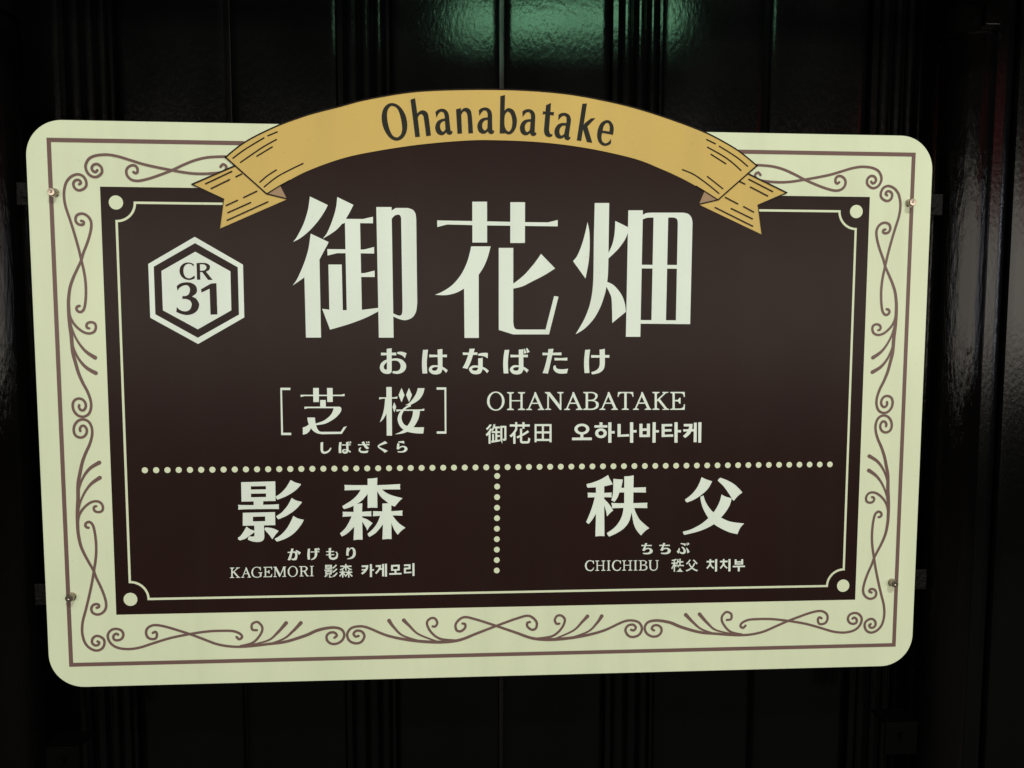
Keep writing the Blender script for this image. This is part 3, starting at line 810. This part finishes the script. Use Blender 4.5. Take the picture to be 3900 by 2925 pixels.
glyph('kana', H4, [
    [(1022,490),(1125,480),(1105,700,s),(1112,942),(1005,942),(1000,720,s)], [(1145,575),(1310,580),(1500,572),(1500,620),(1310,618),(1148,627)],
    [[(1310,485),(1405,465),(1412,800),(1405,870,s),(1360,940,s),(1270,965,s),(1180,940,s),(1140,880,s),(1150,820,s),(1210,780,s),(1320,785)],
     [(1320,825),(1240,828,s),(1200,850,s),(1230,880,s),(1290,880,s),(1315,850,s)]],
    [(1405,805),(1518,875),(1480,925),(1405,860)], [(1415,455),(1432,450),(1470,538),(1420,548)], [(1472,445),(1490,442),(1538,515),(1482,540)]])
glyph('kana', H4, [
    [(1812,568),(2000,570),(2150,565),(2293,558),(2290,612),(2000,612),(1812,620)],
    [(1965,490),(2062,448),(2120,570,s),(2200,660,s),(2281,738),(2178,782),(2080,680,s),(2010,570,s)],
    [(1915,700),(1950,720),(1908,790,s),(1935,845,s),(2040,860,s),(2140,850,s),(2250,830),(2215,930),(2080,945,s),(1940,925,s),(1860,870,s),(1838,800,s),(1860,740,s)],
    [(2148,460),(2175,452),(2225,510),(2175,540)], [(2232,447),(2258,442),(2308,497),(2258,535)]])
glyph('kana', H5, [[(848,437),(955,525),(800,575,s),(650,630,s),(600,660,s),(650,705,s),(800,770,s),(968,850),(900,890),(845,932),(720,830,s),(580,730,s),(543,680,s),
                    (543,640,s),(600,580,s)]])
glyph('kana', H5, [
    [(1405,460),(1530,440),(1650,432),(1662,552),(1580,520,s),(1400,500)],
    [(1365,532),(1457,548),(1440,690),(1520,650,s),(1620,638,s),(1730,670,s),(1790,750,s),(1770,830,s),(1700,890,s),(1580,918,s),(1400,915),(1375,895,s),(1385,865),
     (1500,868,s),(1600,850,s),(1660,800,s),(1670,740,s),(1620,695,s),(1540,700,s),(1470,740,s),(1420,790),(1338,772)]])
glyph('kana', H6, [
    [(218,215),(285,213),(260,310,s),(225,440,s),(190,540),(118,532),(160,430,s),(200,300,s)],
    [(120,305),(220,298),(320,290,s),(380,310,s),(393,360,s),(390,450,s),(365,520,s),(290,540,s),(220,518),(228,488),(290,492,s),(325,440,s),(330,370,s),(315,335,s),
     (270,325),(220,328),(120,335)],
    [(345,255),(360,252),(430,285,s),(490,325),(435,390),(400,325,s),(345,275)]])
glyph('kana', H6, [
    [(685,218),(748,212),(740,380,s),(748,518),(682,522),(670,400,s)], [(768,290),(870,293),(1008,283),(1008,315),(870,315),(768,325)],
    [(872,212),(940,198),(948,350,s),(940,420,s),(900,480,s),(850,515,s),(775,535),(775,512),(840,470,s),(875,410,s),(878,300,s)],
    [(946,205),(962,200),(990,258),(958,268)], [(970,195),(990,188),(1022,240),(997,258)]])
glyph('kana', H6, [
    [(1198,285),(1425,280),(1425,308),(1198,312)], [(1198,375),(1425,368),(1427,395),(1200,402)],
    [(1272,203),(1340,190),(1335,300),(1330,400),(1345,455,s),(1390,468,s),(1450,450,s),(1485,400,s),(1488,350,s),(1455,305),(1495,300),(1528,350,s),(1530,420,s),
     (1500,490,s),(1400,528,s),(1310,505,s),(1272,440,s),(1268,330)]])
glyph('kana', H6, [
    [(1780,190),(1845,187),(1838,240),(1828,300,s),(1828,415),(1762,405),(1765,300,s)],
    [(1832,245),(1880,195,s),(1940,180,s),(2000,220,s),(2028,300,s),(2020,400,s),(1970,470,s),(1900,500,s),(1795,512),(1795,490),(1870,465,s),(1935,410,s),(1955,330,s),
     (1945,250,s),(1910,215,s),(1870,240,s),(1832,315)]])
CHI = [[(205,318),(320,325),(568,318),(572,362),(320,358),(208,365)],
       [(333,262),(408,258),(380,340,s),(340,440),(430,425,s),(520,435,s),(590,490,s),(600,550,s),(560,610,s),(470,645,s),(360,650,s),(258,630),(260,595),(370,600,s),
        (460,580,s),(500,530,s),(480,475,s),(420,465,s),(350,495,s),(305,538),(233,512),(290,400,s)]]
glyph('kana', H7, CHI)
glyph('kana', H7, [shift(q, 632, -4) for q in CHI])
glyph('kana', H7, [
    [(1585,262),(1610,257),(1700,268,s),(1765,275),(1745,365),(1690,320,s),(1585,285)],
    [(1615,390),(1650,385),(1710,430,s),(1755,500,s),(1760,570,s),(1720,625,s),(1650,640,s),(1580,620,s),(1540,575),(1555,548),(1600,575,s),(1660,580,s),(1685,540,s),
     (1670,470,s),(1640,430,s),(1612,410)],
    [(1520,430),(1555,440),(1550,500,s),(1520,628),(1443,560),(1490,500,s)], [(1775,425),(1800,422),(1850,480,s),(1897,570),(1815,615),(1800,520,s)],
    [(1772,265),(1790,262),(1835,320),(1808,350)], [(1812,245),(1848,238),(1893,290),(1845,322)]])
# Korean
Q1, Q2, Q3, Q4 = Rg(1830, 1460, 460), Rg(2260, 1460, 460), Rg(1220, 2060, 380), Rg(2530, 2040, 350)
glyph('hangul', Q1, [[ell(1855, 837, 137, 100), ell(1855, 837, 79, 56)], rect(1828, 925, 1883, 1000), [(1675,992),(2037,990),(2037,1038),(1675,1040)]])
glyph('hangul', Q2, [rect(110, 713, 165, 775), [(18,767),(255,765),(255,808),(18,810)], [ell(137, 912, 107, 90), ell(137, 912, 49, 43)], rect(270, 713, 328, 1087), rect(322, 872, 387, 918)])
glyph('hangul', Q2, [[(440,743),(498,742),(498,938),(650,928),(657,970),(440,980)], rect(668, 712, 727, 1086), [(722,855),(788,853),(790,898),(722,900)]])
glyph('hangul', Q2, [[[(840,740),(897,738),(897,825),(977,823),(977,738),(1034,737),(1033,982),(840,983)], [(897,870),(977,868),(977,937),(897,938)]],
                     [(1083,712),(1140,711),(1136,1084),(1078,1086)], rect(1133, 855, 1197, 898)])
glyph('hangul', Q2, [[(1248,745),(1440,742),(1440,785),(1302,788),(1302,838),(1427,836),(1428,880),(1302,883),(1302,938),(1458,933),(1460,975),(1247,982)],
                     [(1482,712),(1540,711),(1538,1084),(1481,1086)], rect(1533, 853, 1602, 897)])
glyph('hangul', Q2, [[(1653,743),(1813,741),(1812,786),(1653,788)], [(1757,765),(1813,755),(1800,850,s),(1760,930,s),(1680,1000),(1637,965),(1710,890,s),(1745,820,s)],
                     [(1637,842),(1790,835),(1842,833),(1842,880),(1760,878),(1647,882)], [(1838,718),(1890,717),(1888,1075),(1832,1076)], [(1918,712),(1976,711),(1970,1083),(1917,1085)]])
glyph('hangul', Q3, [[(918,542),(1065,535),(1063,575),(918,580)], [(1012,556),(1066,550),(1050,620,s),(1000,690,s),(935,742),(905,712),(970,660,s),(1005,610,s)],
                     [(918,625),(1030,615),(1020,650),(920,655)], [(1100,513),(1145,512),(1148,795),(1102,797)], [(1140,628),(1190,622),(1192,655),(1140,660)]])
glyph('hangul', Q3, [[(1230,537),(1350,532),(1348,560,s),(1320,640,s),(1245,732),(1215,705),(1280,630,s),(1300,572),(1232,575)], [(1312,602),(1375,600),(1375,635),(1306,637)],
                     [(1370,510),(1415,508),(1418,780),(1372,782)], [(1434,505),(1478,503),(1480,785),(1435,788)]])
glyph('hangul', Q3, [[[(1570,530),(1760,523),(1760,652),(1570,660)], [(1612,568),(1716,563),(1716,622),(1612,627)]], [(1645,645),(1688,643),(1690,720),(1648,722)],
                     [(1530,712),(1800,705),(1803,740),(1530,748)]])
glyph('hangul', Q3, [[(1855,520),(2000,514),(2000,622),(1898,628),(1898,685),(2020,678),(2022,708),(1855,718),(1855,592),(1958,587),(1958,552),(1857,557)],
                     [(2042,492),(2086,490),(2088,772),(2044,775)]])
CHK = [[(1083,565),(1125,563),(1125,615),(1083,615)], [(1015,605),(1198,600),(1198,640),(1015,642)], [(1083,630),(1125,630),(1112,700,s),(1032,800),(1010,770),(1068,700,s)],
       [(1120,670),(1150,728,s),(1198,765),(1178,795),(1130,755,s),(1095,705)], [(1218,563),(1268,562),(1265,858),(1215,860)]]
glyph('hangul', Q4, CHK)
glyph('hangul', Q4, [shift(q, 322, -3) for q in CHK])
glyph('hangul', Q4, [[[(1690,570),(1735,568),(1735,612),(1848,610),(1848,565),(1893,563),(1893,692),(1690,696)], [(1735,646),(1850,643),(1850,660),(1735,662)]],
                     [(1645,722),(1935,715),(1937,752),(1645,758)], [(1765,745),(1812,743),(1810,853),(1765,855)]])

# small Chinese characters: Blender's own built-in typeface, fitted to the measured boxes
def builtin_glyph(ch, reg, box, off):
    cu = bpy.data.curves.new('tmp', 'FONT'); cu.body = ch; cu.offset = off; cu.resolution_u = 4
    ob = bpy.data.objects.new('tmp', cu); C.objects.link(ob)
    me = bpy.data.meshes.new_from_object(ob.evaluated_get(bpy.context.evaluated_depsgraph_get()))
    xs = [v.co.x for v in me.vertices]; ys = [v.co.y for v in me.vertices]
    x0, x1, y0, y1 = min(xs), max(xs), min(ys), max(ys)
    bx0_, by0_, bx1_, by1_ = box
    f = Flat()
    for v in me.vertices:
        px = bx0_ + (v.co.x - x0) / (x1 - x0) * (bx1_ - bx0_)
        py = by1_ - (v.co.y - y0) / (y1 - y0) * (by1_ - by0_)
        u_, v_ = P(*reg(px, py))
        f.v.append((u_, -HL, v_))
    f.f = [tuple(p.vertices) for p in me.polygons]
    f.build('small_character', M['letter'], sign)
    bpy.data.objects.remove(ob); bpy.data.curves.remove(cu); bpy.data.meshes.remove(me)
for ch, reg, box in (('御', Q1, (95, 717, 473, 1105)), ('花', Q1, (530, 710, 910, 1105)), ('田', Q1, (990, 745, 1300, 1077)),
                     ('影', Q3, (92, 522, 388, 812)), ('森', Q3, (422, 508, 720, 808)), ('秩', Q4, (165, 552, 475, 865)), ('父', Q4, (510, 572, 806, 857))):
    builtin_glyph(ch, reg, box, 0.011)

# roman serif letters, each drawn once and fitted to its place
LET = {
 'H': ((484, 160, 817, 488), [rect(530, 170, 567, 480), rect(732, 170, 770, 480), rect(560, 308, 740, 328)] +
      [q for x0, x1, a, b in ((484, 612, 522, 575), (684, 817, 724, 778)) for q in
       ([(x0,160),(x1,160),(x1-5,178),(b,190),(a,190),(x0+5,178)], [(x0,488),(x0+5,470),(a,458),(b,458),(x1-5,470),(x1,488)])]),
 'A': ((833, 155, 1168, 488), [[(998,160),(1005,215),(895,470),(868,470)], [(988,156),(1012,156),(1150,472),(1100,472),(980,205)], [(935,352),(1060,352),(1068,374),(925,374)],
      [(833,488),(838,472),(870,460),(905,460),(940,472),(942,488)], [(1048,488),(1052,472),(1085,460),(1150,460),(1168,475),(1168,488)]]),
 'N': ((1178, 160, 1520, 490), [rect(1222, 190, 1251, 480), [(1200,165),(1270,163),(1480,430),(1480,490),(1455,490),(1225,195)], rect(1451, 180, 1480, 480),
      [(1178,160),(1270,160),(1262,185),(1225,200),(1183,178)], [(1405,160),(1520,160),(1515,178),(1480,192),(1450,192),(1410,178)],
      [(1183,488),(1188,472),(1220,460),(1252,460),(1290,472),(1294,488)]]),
 'B': ((1880, 160, 2163, 488), [rect(1925, 165, 1968, 483), [(1880,160),(1962,160),(1962,190),(1925,192),(1884,178)], [(1880,488),(1884,470),(1925,457),(1962,457),(1962,488)],
      [(1950,160),(2060,163,s),(2130,195,s),(2143,240,s),(2120,285,s),(2070,312,s),(1960,325),(1960,303),(2050,298,s),(2095,265,s),(2100,235,s),(2080,195,s),(2030,181,s),(1950,181)],
      [(1960,307),(2070,310,s),(2150,350,s),(2163,395,s),(2145,450,s),(2070,485,s),(1950,488),(1950,464),(2050,462,s),(2105,430,s),(2115,390,s),(2095,345,s),(2040,327,s),(1960,327)]]),
 'O': ((118, 150, 441, 502), [[ell(279.5, 326, 161, 176), ell(280.5, 326, 115, 155)]]),
 'T': ((442, 157, 732, 483), [[(450,157),(725,157),(732,245),(715,245),(700,200,s),(660,179),(510,179),(475,200,s),(455,248),(442,248)], rect(564, 170, 607, 470),
      [(515,483),(520,467),(560,455),(610,455),(645,467),(648,483)]]),
 'K': ((1075, 157, 1385, 483), [rect(1120, 170, 1160, 470), [(1075,157),(1210,157),(1205,173),(1165,188),(1118,188),(1080,173)],
      [(1078,483),(1082,467),(1118,455),(1165,455),(1205,467),(1208,483)], [(1155,305),(1285,185),(1262,175),(1258,157),(1375,157),(1368,170),(1325,180),(1155,340)],
      [(1180,315),(1215,285),(1345,455),(1385,470),(1385,483),(1258,483),(1262,470),(1300,462)]]),
 'E': ((1402, 157, 1672, 483), [rect(1447, 165, 1487, 475), [(1402,157),(1668,157),(1672,248),(1655,250),(1640,200,s),(1600,180),(1487,180),(1447,190),(1408,172)],
      [(1480,305),(1545,300),(1575,262),(1593,262),(1593,372),(1575,372),(1548,332),(1480,326)],
      [(1402,483),(1408,468),(1447,455),(1487,460),(1590,460),(1640,435,s),(1655,382),(1672,382),(1668,483)]]),
 'G': ((570, 570, 815, 812), [[(780,600),(778,655),(765,655),(750,610,s),(690,585,s),(630,610,s),(605,690,s),(630,770,s),(700,796,s),(760,780),(760,715),(725,710),(725,695),(815,695),
      (815,708),(795,715),(793,788),(700,812,s),(610,785,s),(570,700,s),(600,610,s),(680,570,s),(750,585),(765,578),(780,578)]]),
 'M': ((1055, 568, 1342, 800), [[(1085,575),(1107,575),(1103,795),(1085,795)], [(1078,572),(1125,572),(1215,755),(1195,800),(1188,800)], [(1190,800),(1280,570),(1308,570),(1205,800)],
      [(1285,570),(1320,570),(1325,795),(1295,795)], [(1055,568),(1125,568),(1115,587),(1060,585)], [(1270,568),(1340,568),(1335,584),(1275,585)],
      [(1060,800),(1064,784),(1130,784),(1135,800)], [(1255,800),(1260,784),(1338,784),(1342,800)]]),
 'R': ((1628, 560, 1848, 782), [[(1660,563),(1691,563),(1694,778),(1663,778)], [(1628,560),(1690,560),(1690,580),(1632,576)],
      [(1680,560),(1750,560,s),(1805,585,s),(1815,620,s),(1790,660,s),(1740,675,s),(1685,679),(1685,660),(1750,655,s),(1780,620,s),(1765,585,s),(1730,576,s),(1680,577)],
      [(1722,672),(1760,662),(1815,765),(1848,770),(1848,782),(1795,782)], [(1637,782),(1640,767),(1720,766),(1725,782)]]),
 'I': ((1865, 555, 1950, 777), [[(1892,560),(1923,560),(1923,772),(1892,772)], [(1865,555),(1950,555),(1945,569),(1870,569)], [(1865,777),(1870,763),(1945,763),(1950,777)]]),
 'C': ((110, 588, 332, 853), [[(325,600),(328,675),(312,675),(290,625,s),(230,608,s),(175,640,s),(150,720,s),(175,800,s),(235,830,s),(290,805,s),(320,760),(332,768),(300,830,s),
      (235,853,s),(150,820,s),(110,725,s),(145,625,s),(225,588,s),(300,605),(312,598)]]),
 'U': ((1640, 585, 1890, 833), [[(1662,588),(1700,588),(1700,740,s),(1715,795,s),(1765,812,s),(1815,795,s),(1835,740,s),(1833,588),(1857,588),(1860,740,s),(1835,805,s),(1765,833,s),
      (1690,810,s),(1664,745,s)], [(1640,585),(1722,585),(1718,600),(1645,600)], [(1805,585),(1890,585),(1885,600),(1810,600)]]),
}
def roman(ch, reg, x0, x1, ytop, ybot, slope, xs0):
    (a0, b0, a1, b1), strokes = LET[ch]
    over = 0.035 if ch in 'OCGU' else 0.0
    hgt = ybot - ytop
    yt = ytop - hgt * (over if ch != 'U' else 0); yb = ybot + hgt * over
    def mp(p):
        x = x0 + (p[0] - a0) / (a1 - a0) * (x1 - x0)
        y = yt + (p[1] - b0) / (b1 - b0) * (yb - yt) + slope * (x - xs0)
        return (x, y, *p[2:])
    st = []
    for q in strokes:
        st.append([[mp(p) for p in lp] for lp in q] if isinstance(q[0], list) else [mp(p) for p in q])
    glyph('roman_letter', reg, st)
for ch, x0, x1 in zip('OHANAB', (118, 484, 833, 1178, 1530, 1880), (441, 817, 1168, 1520, 1866, 2163)): roman(ch, Q1, x0, x1, 160, 488, -0.002, 484)
for ch, x0, x1 in zip('ATAKE', (108, 442, 720, 1075, 1402), (445, 732, 1057, 1385, 1672)): roman(ch, Q2, x0, x1, 157, 484, -0.0005, 442)
QK, QC = Rg(860, 2060, 380), Rg(2210, 2040, 350)
for ch, x0, x1 in zip('KAGEMORI', (92, 345, 570, 835, 1055, 1375, 1628, 1865), (325, 562, 815, 1030, 1342, 1600, 1850, 1952)): roman(ch, QK, x0, x1, 590, 816, -0.0205, 92)
for ch, x0, x1 in zip('CHICHIBU', (110, 358, 635, 760, 1005, 1280, 1405, 1640), (332, 602, 726, 980, 1250, 1372, 1612, 1890)): roman(ch, QC, x0, x1, 598, 842, -0.0062, 110)

# ---- station number in its hexagon
emblem = empty('number_emblem', (0, 0, 0)); emblem.parent = sign
hx = lambda pts: [P(*q) for q in pts]
f = Flat()
f.poly([hx([(742.2, 902.2), (926, 1008.2), (930.9, 1208.9), (755.2, 1310), (573, 1210), (565.3, 1005.3)]),
        hx([(743.5, 926.1), (906.1, 1018), (910.9, 1198.3), (754, 1286.5), (592.4, 1197.1), (586.1, 1015.8)])], 0.0006)
f.build('hexagon_border', M['letter'], emblem)
f = Flat()
f.poly([hx([(744.1, 958.8), (878, 1033.4), (881.6, 1181.9), (754, 1254.2), (621.2, 1181.9), (615.6, 1031.9)])], 0.0006)
f.build('hexagon', M['letter'], emblem)
E8 = Rg(640, 1000, 220)
def num(*st): glyph('numeral', E8, st, 'brown', emblem, 0.0009)
num([(1000,65),(978,155),(960,130),(920,80,s),(800,45,s),(680,90,s),(615,190,s),(598,310,s),(615,440,s),(680,550,s),(780,600,s),(880,590,s),(1027,500),(1035,600),(960,640,s),(800,668,s),
     (620,615,s),(490,480,s),(447,320,s),(490,150,s),(620,30,s),(780,-2,s),(900,20,s)])
num([(1100,20),(1227,20),(1245,657),(1118,657)],
    [(1180,15),(1350,12,s),(1500,35,s),(1600,110,s),(1615,190,s),(1580,280,s),(1460,345,s),(1330,365,s),(1215,360),(1215,310),(1370,305,s),(1450,260,s),(1480,190,s),(1450,110,s),(1360,68,s),(1180,68)],
    [(1310,355),(1450,335),(1715,662),(1540,662)])
num([(340,905),(480,800,s),(700,755,s),(900,780,s),(1060,880,s),(1118,1040,s),(1080,1180,s),(925,1300),(1080,1380,s),(1180,1530,s),(1199,1640,s),(1150,1800,s),(1010,1935,s),(774,2008,s),
     (550,1980,s),(325,1890),(345,1700),(430,1790,s),(560,1855,s),(720,1865,s),(850,1790,s),(912,1640,s),(900,1530,s),(830,1440,s),(700,1395,s),(560,1390),(555,1285),(700,1275,s),
     (800,1210,s),(845,1080,s),(840,980,s),(780,890,s),(680,865,s),(540,905,s),(440,980,s),(372,1080)])
num([(1650,805),(1860,785),(1897,1982),(1635,1992),(1600,1000),(1290,1150),(1270,1025)])

# ---- letters on the ribbon
W1, W2 = Rg(1430, 340, 480), Rg(1880, 340, 480)
def rl(reg, *st): glyph('ribbon_letter', reg, st, 'inkgrey', ribbon, 0.0018)
rl(W1, [[(300,248,s),(420,300,s),(520,440,s),(560,620,s),(540,770,s),(470,870,s),(370,905,s),(260,860,s),(160,720,s),(113,540,s),(130,380,s),(200,280,s)],
        [(310,298,s),(390,350,s),(440,480,s),(470,660,s),(460,770,s),(420,830,s),(370,850,s),(300,810,s),(240,680,s),(207,500,s),(215,380,s),(260,310,s)]])
rl(W1, [(617,188),(697,163),(737,440),(782,838),(700,843)],
       [(722,445),(780,390,s),(840,375,s),(905,410,s),(935,500,s),(975,815),(893,828),(855,540,s),(840,470,s),(805,440,s),(765,465,s),(735,530)])
AA = [[(1053,405),(1100,365,s),(1170,347,s),(1240,370,s),(1285,440,s),(1300,560),(1315,700),(1325,745),(1345,730),(1352,765,s),(1320,800,s),(1270,795,s),(1240,760),(1200,800,s),(1140,808,s),
       (1080,770,s),(1050,680,s),(1075,590,s),(1130,540,s),(1220,515),(1215,470,s),(1195,415,s),(1150,400,s),(1110,430,s),(1072,502)],
      [(1222,560),(1165,580,s),(1135,640,s),(1145,710,s),(1180,750,s),(1210,735,s),(1230,705)]]
def place_a(reg, cx, cy, deg):
    a = math.radians(deg); ca, sa = math.cos(a), math.sin(a)
    def mv(p):
        x, y = p[0] - 1201, p[1] - 577
        return (cx + x * ca - y * sa, cy + x * sa + y * ca, *p[2:])
    rl(reg, [[mv(p) for p in lp] for lp in AA])
place_a(W1, 1201, 577, 0)
rl(W1, [(1415,358),(1500,335),(1520,780),(1440,785)],
       [(1490,405),(1540,345,s),(1600,332,s),(1660,365,s),(1690,460,s),(1713,775),(1632,778),(1620,520,s),(1605,430,s),(1570,392,s),(1530,410,s),(1498,480)])
place_a(W1, 1947, 557, 4.8)
rl(W2, [(118,125),(200,107),(190,440),(187,780),(107,780)],
       [[(180,395),(230,345,s),(290,340,s),(360,390,s),(405,530,s),(395,660,s),(345,755,s),(270,797,s),(175,765)],
        [(205,440,s),(250,397,s),(300,440,s),(327,550,s),(320,660,s),(290,730,s),(250,745,s),(205,690,s),(187,600,s),(190,510,s)]])
place_a(W2, 625, 587, 8.5)
rl(W2, [(918,285),(1005,245),(995,400),(970,720),(985,775,s),(1010,795,s),(1028,785),(1027,820,s),(990,843,s),(930,832,s),(890,780,s),(883,700),(905,450)],
       [(868,390),(918,400),(995,405),(1058,405),(1052,465),(990,455),(910,440),(858,447)])
place_a(W2, 1240, 653, 13.8)
rl(W2, [(1555,260),(1635,255),(1535,912),(1457,900)], [(1560,665),(1600,600,s),(1710,515),(1782,512),(1640,660),(1570,710)], [(1565,700),(1640,650),(1728,943),(1635,930)])
rl(W2, [[(1960,550,s),(2040,560,s),(2095,640,s),(2105,720),(2093,805),(1905,768),(1890,830,s),(1900,910,s),(1945,950,s),(2000,940,s),(2060,875),(2055,955),(2010,985,s),(1930,995,s),
         (1850,940,s),(1815,830,s),(1830,700,s),(1880,600,s)], [(1910,730),(2030,748),(2035,660,s),(2010,600,s),(1970,600,s),(1930,650,s)]])

# ------------------------------------------------------------------ fixings
def bolt(px, py):
    """flat-ended bolt on a thin washer, through the board"""
    u_, v_ = P(px, py)
    bm = bmesh.new()
    seg = 20
    rings = [(0.0062, -0.0006), (0.0062, -0.0014), (0.0055, -0.0015), (0.0055, -0.0086), (0.0049, -0.0094), (0.0018, -0.0095)]
    prev = None
    for r, y in rings:
        ring = [bm.verts.new((r * math.cos(2 * math.pi * k / seg), y, r * math.sin(2 * math.pi * k / seg))) for k in range(seg)]
        if prev:
            for k in range(seg):
                j = (k + 1) % seg
                bm.faces.new((prev[k], prev[j], ring[j], ring[k]))
        prev = ring
    c = bm.verts.new((0, -0.0090, 0))
    for k in range(seg): bm.faces.new((prev[k], prev[(k + 1) % seg], c))
    bmesh.ops.recalc_face_normals(bm, faces=bm.faces)
    o = mesh_obj('bolt', bm, M['bolt'], sign, False)
    o.location = (u_, 0, v_)
BOLTS = [(209, 735), (3463, 774), (275, 2271), (3396, 2217)]
for b_ in BOLTS: bolt(*b_)

def sign_bracket(side, v_):
    """bent steel strap from the back of the board round to the post"""
    x_in = (bx0 + 0.012) if side < 0 else (bx1 - 0.012)
    x_out = (XL + POST_R * 1.2) if side < 0 else (XR - POST_R * 1.2)
    bm = bmesh.new()
    a, b = min(x_in, x_out), max(x_in, x_out)
    add_box(bm, a, b, BT + 0.0005, BT + 0.0055, v_ - 0.016, v_ + 0.016, 0.0015)
    xm = (bx0 - 0.007) if side < 0 else (bx1 + 0.007)
    add_box(bm, xm - 0.004, xm + 0.004, BT - 0.004, BT + 0.0002, v_ - 0.006, v_ + 0.003, 0.0012)
    return mesh_obj('bracket', bm, M['galv'], sign)
for side, (px, py) in ((-1, BOLTS[0]), (1, BOLTS[1]), (-1, BOLTS[2]), (1, BOLTS[3])):
    sign_bracket(side, P(px, py)[1])

def angle_bracket(px0, px1, py, label):
    """black angle iron on the inner side of a post, a bolt through it"""
    y0 = -0.012
    a, b = PW(px0, py, y0), PW(px1, py, y0)
    t = empty('angle_bracket', ((a.x + b.x) / 2, y0, a.z))
    tag(t, label, 'bracket', 'angle brackets low on the posts')
    w = (b.x - a.x) / 2
    bm = bmesh.new()
    add_box(bm, -w, w, 0.0, 0.042, -0.004, 0.0, 0.0008)
    mesh_obj('flange', bm, M['iron'], t)
    bm = bmesh.new()
    add_box(bm, -w, w, 0.0005, 0.0045, -0.052, -0.0042, 0.0008)
    mesh_obj('plate', bm, M['iron'], t)
    bm = bmesh.new()
    bmesh.ops.create_cone(bm, cap_ends=True, segments=6, radius1=0.0055, radius2=0.0050, depth=0.006,
                          matrix=Matrix.Translation((0, -0.0028, -0.019)) @ Matrix.Rotation(math.radians(90), 4, 'X'))
    mesh_obj('bolt', bm, M['iron'], t)
angle_bracket(172, 300, 2848, 'small black angle bracket low on the post at the hexagon end')
angle_bracket(3375, 3497, 2754, 'small black angle bracket low on the post opposite the hexagon end')
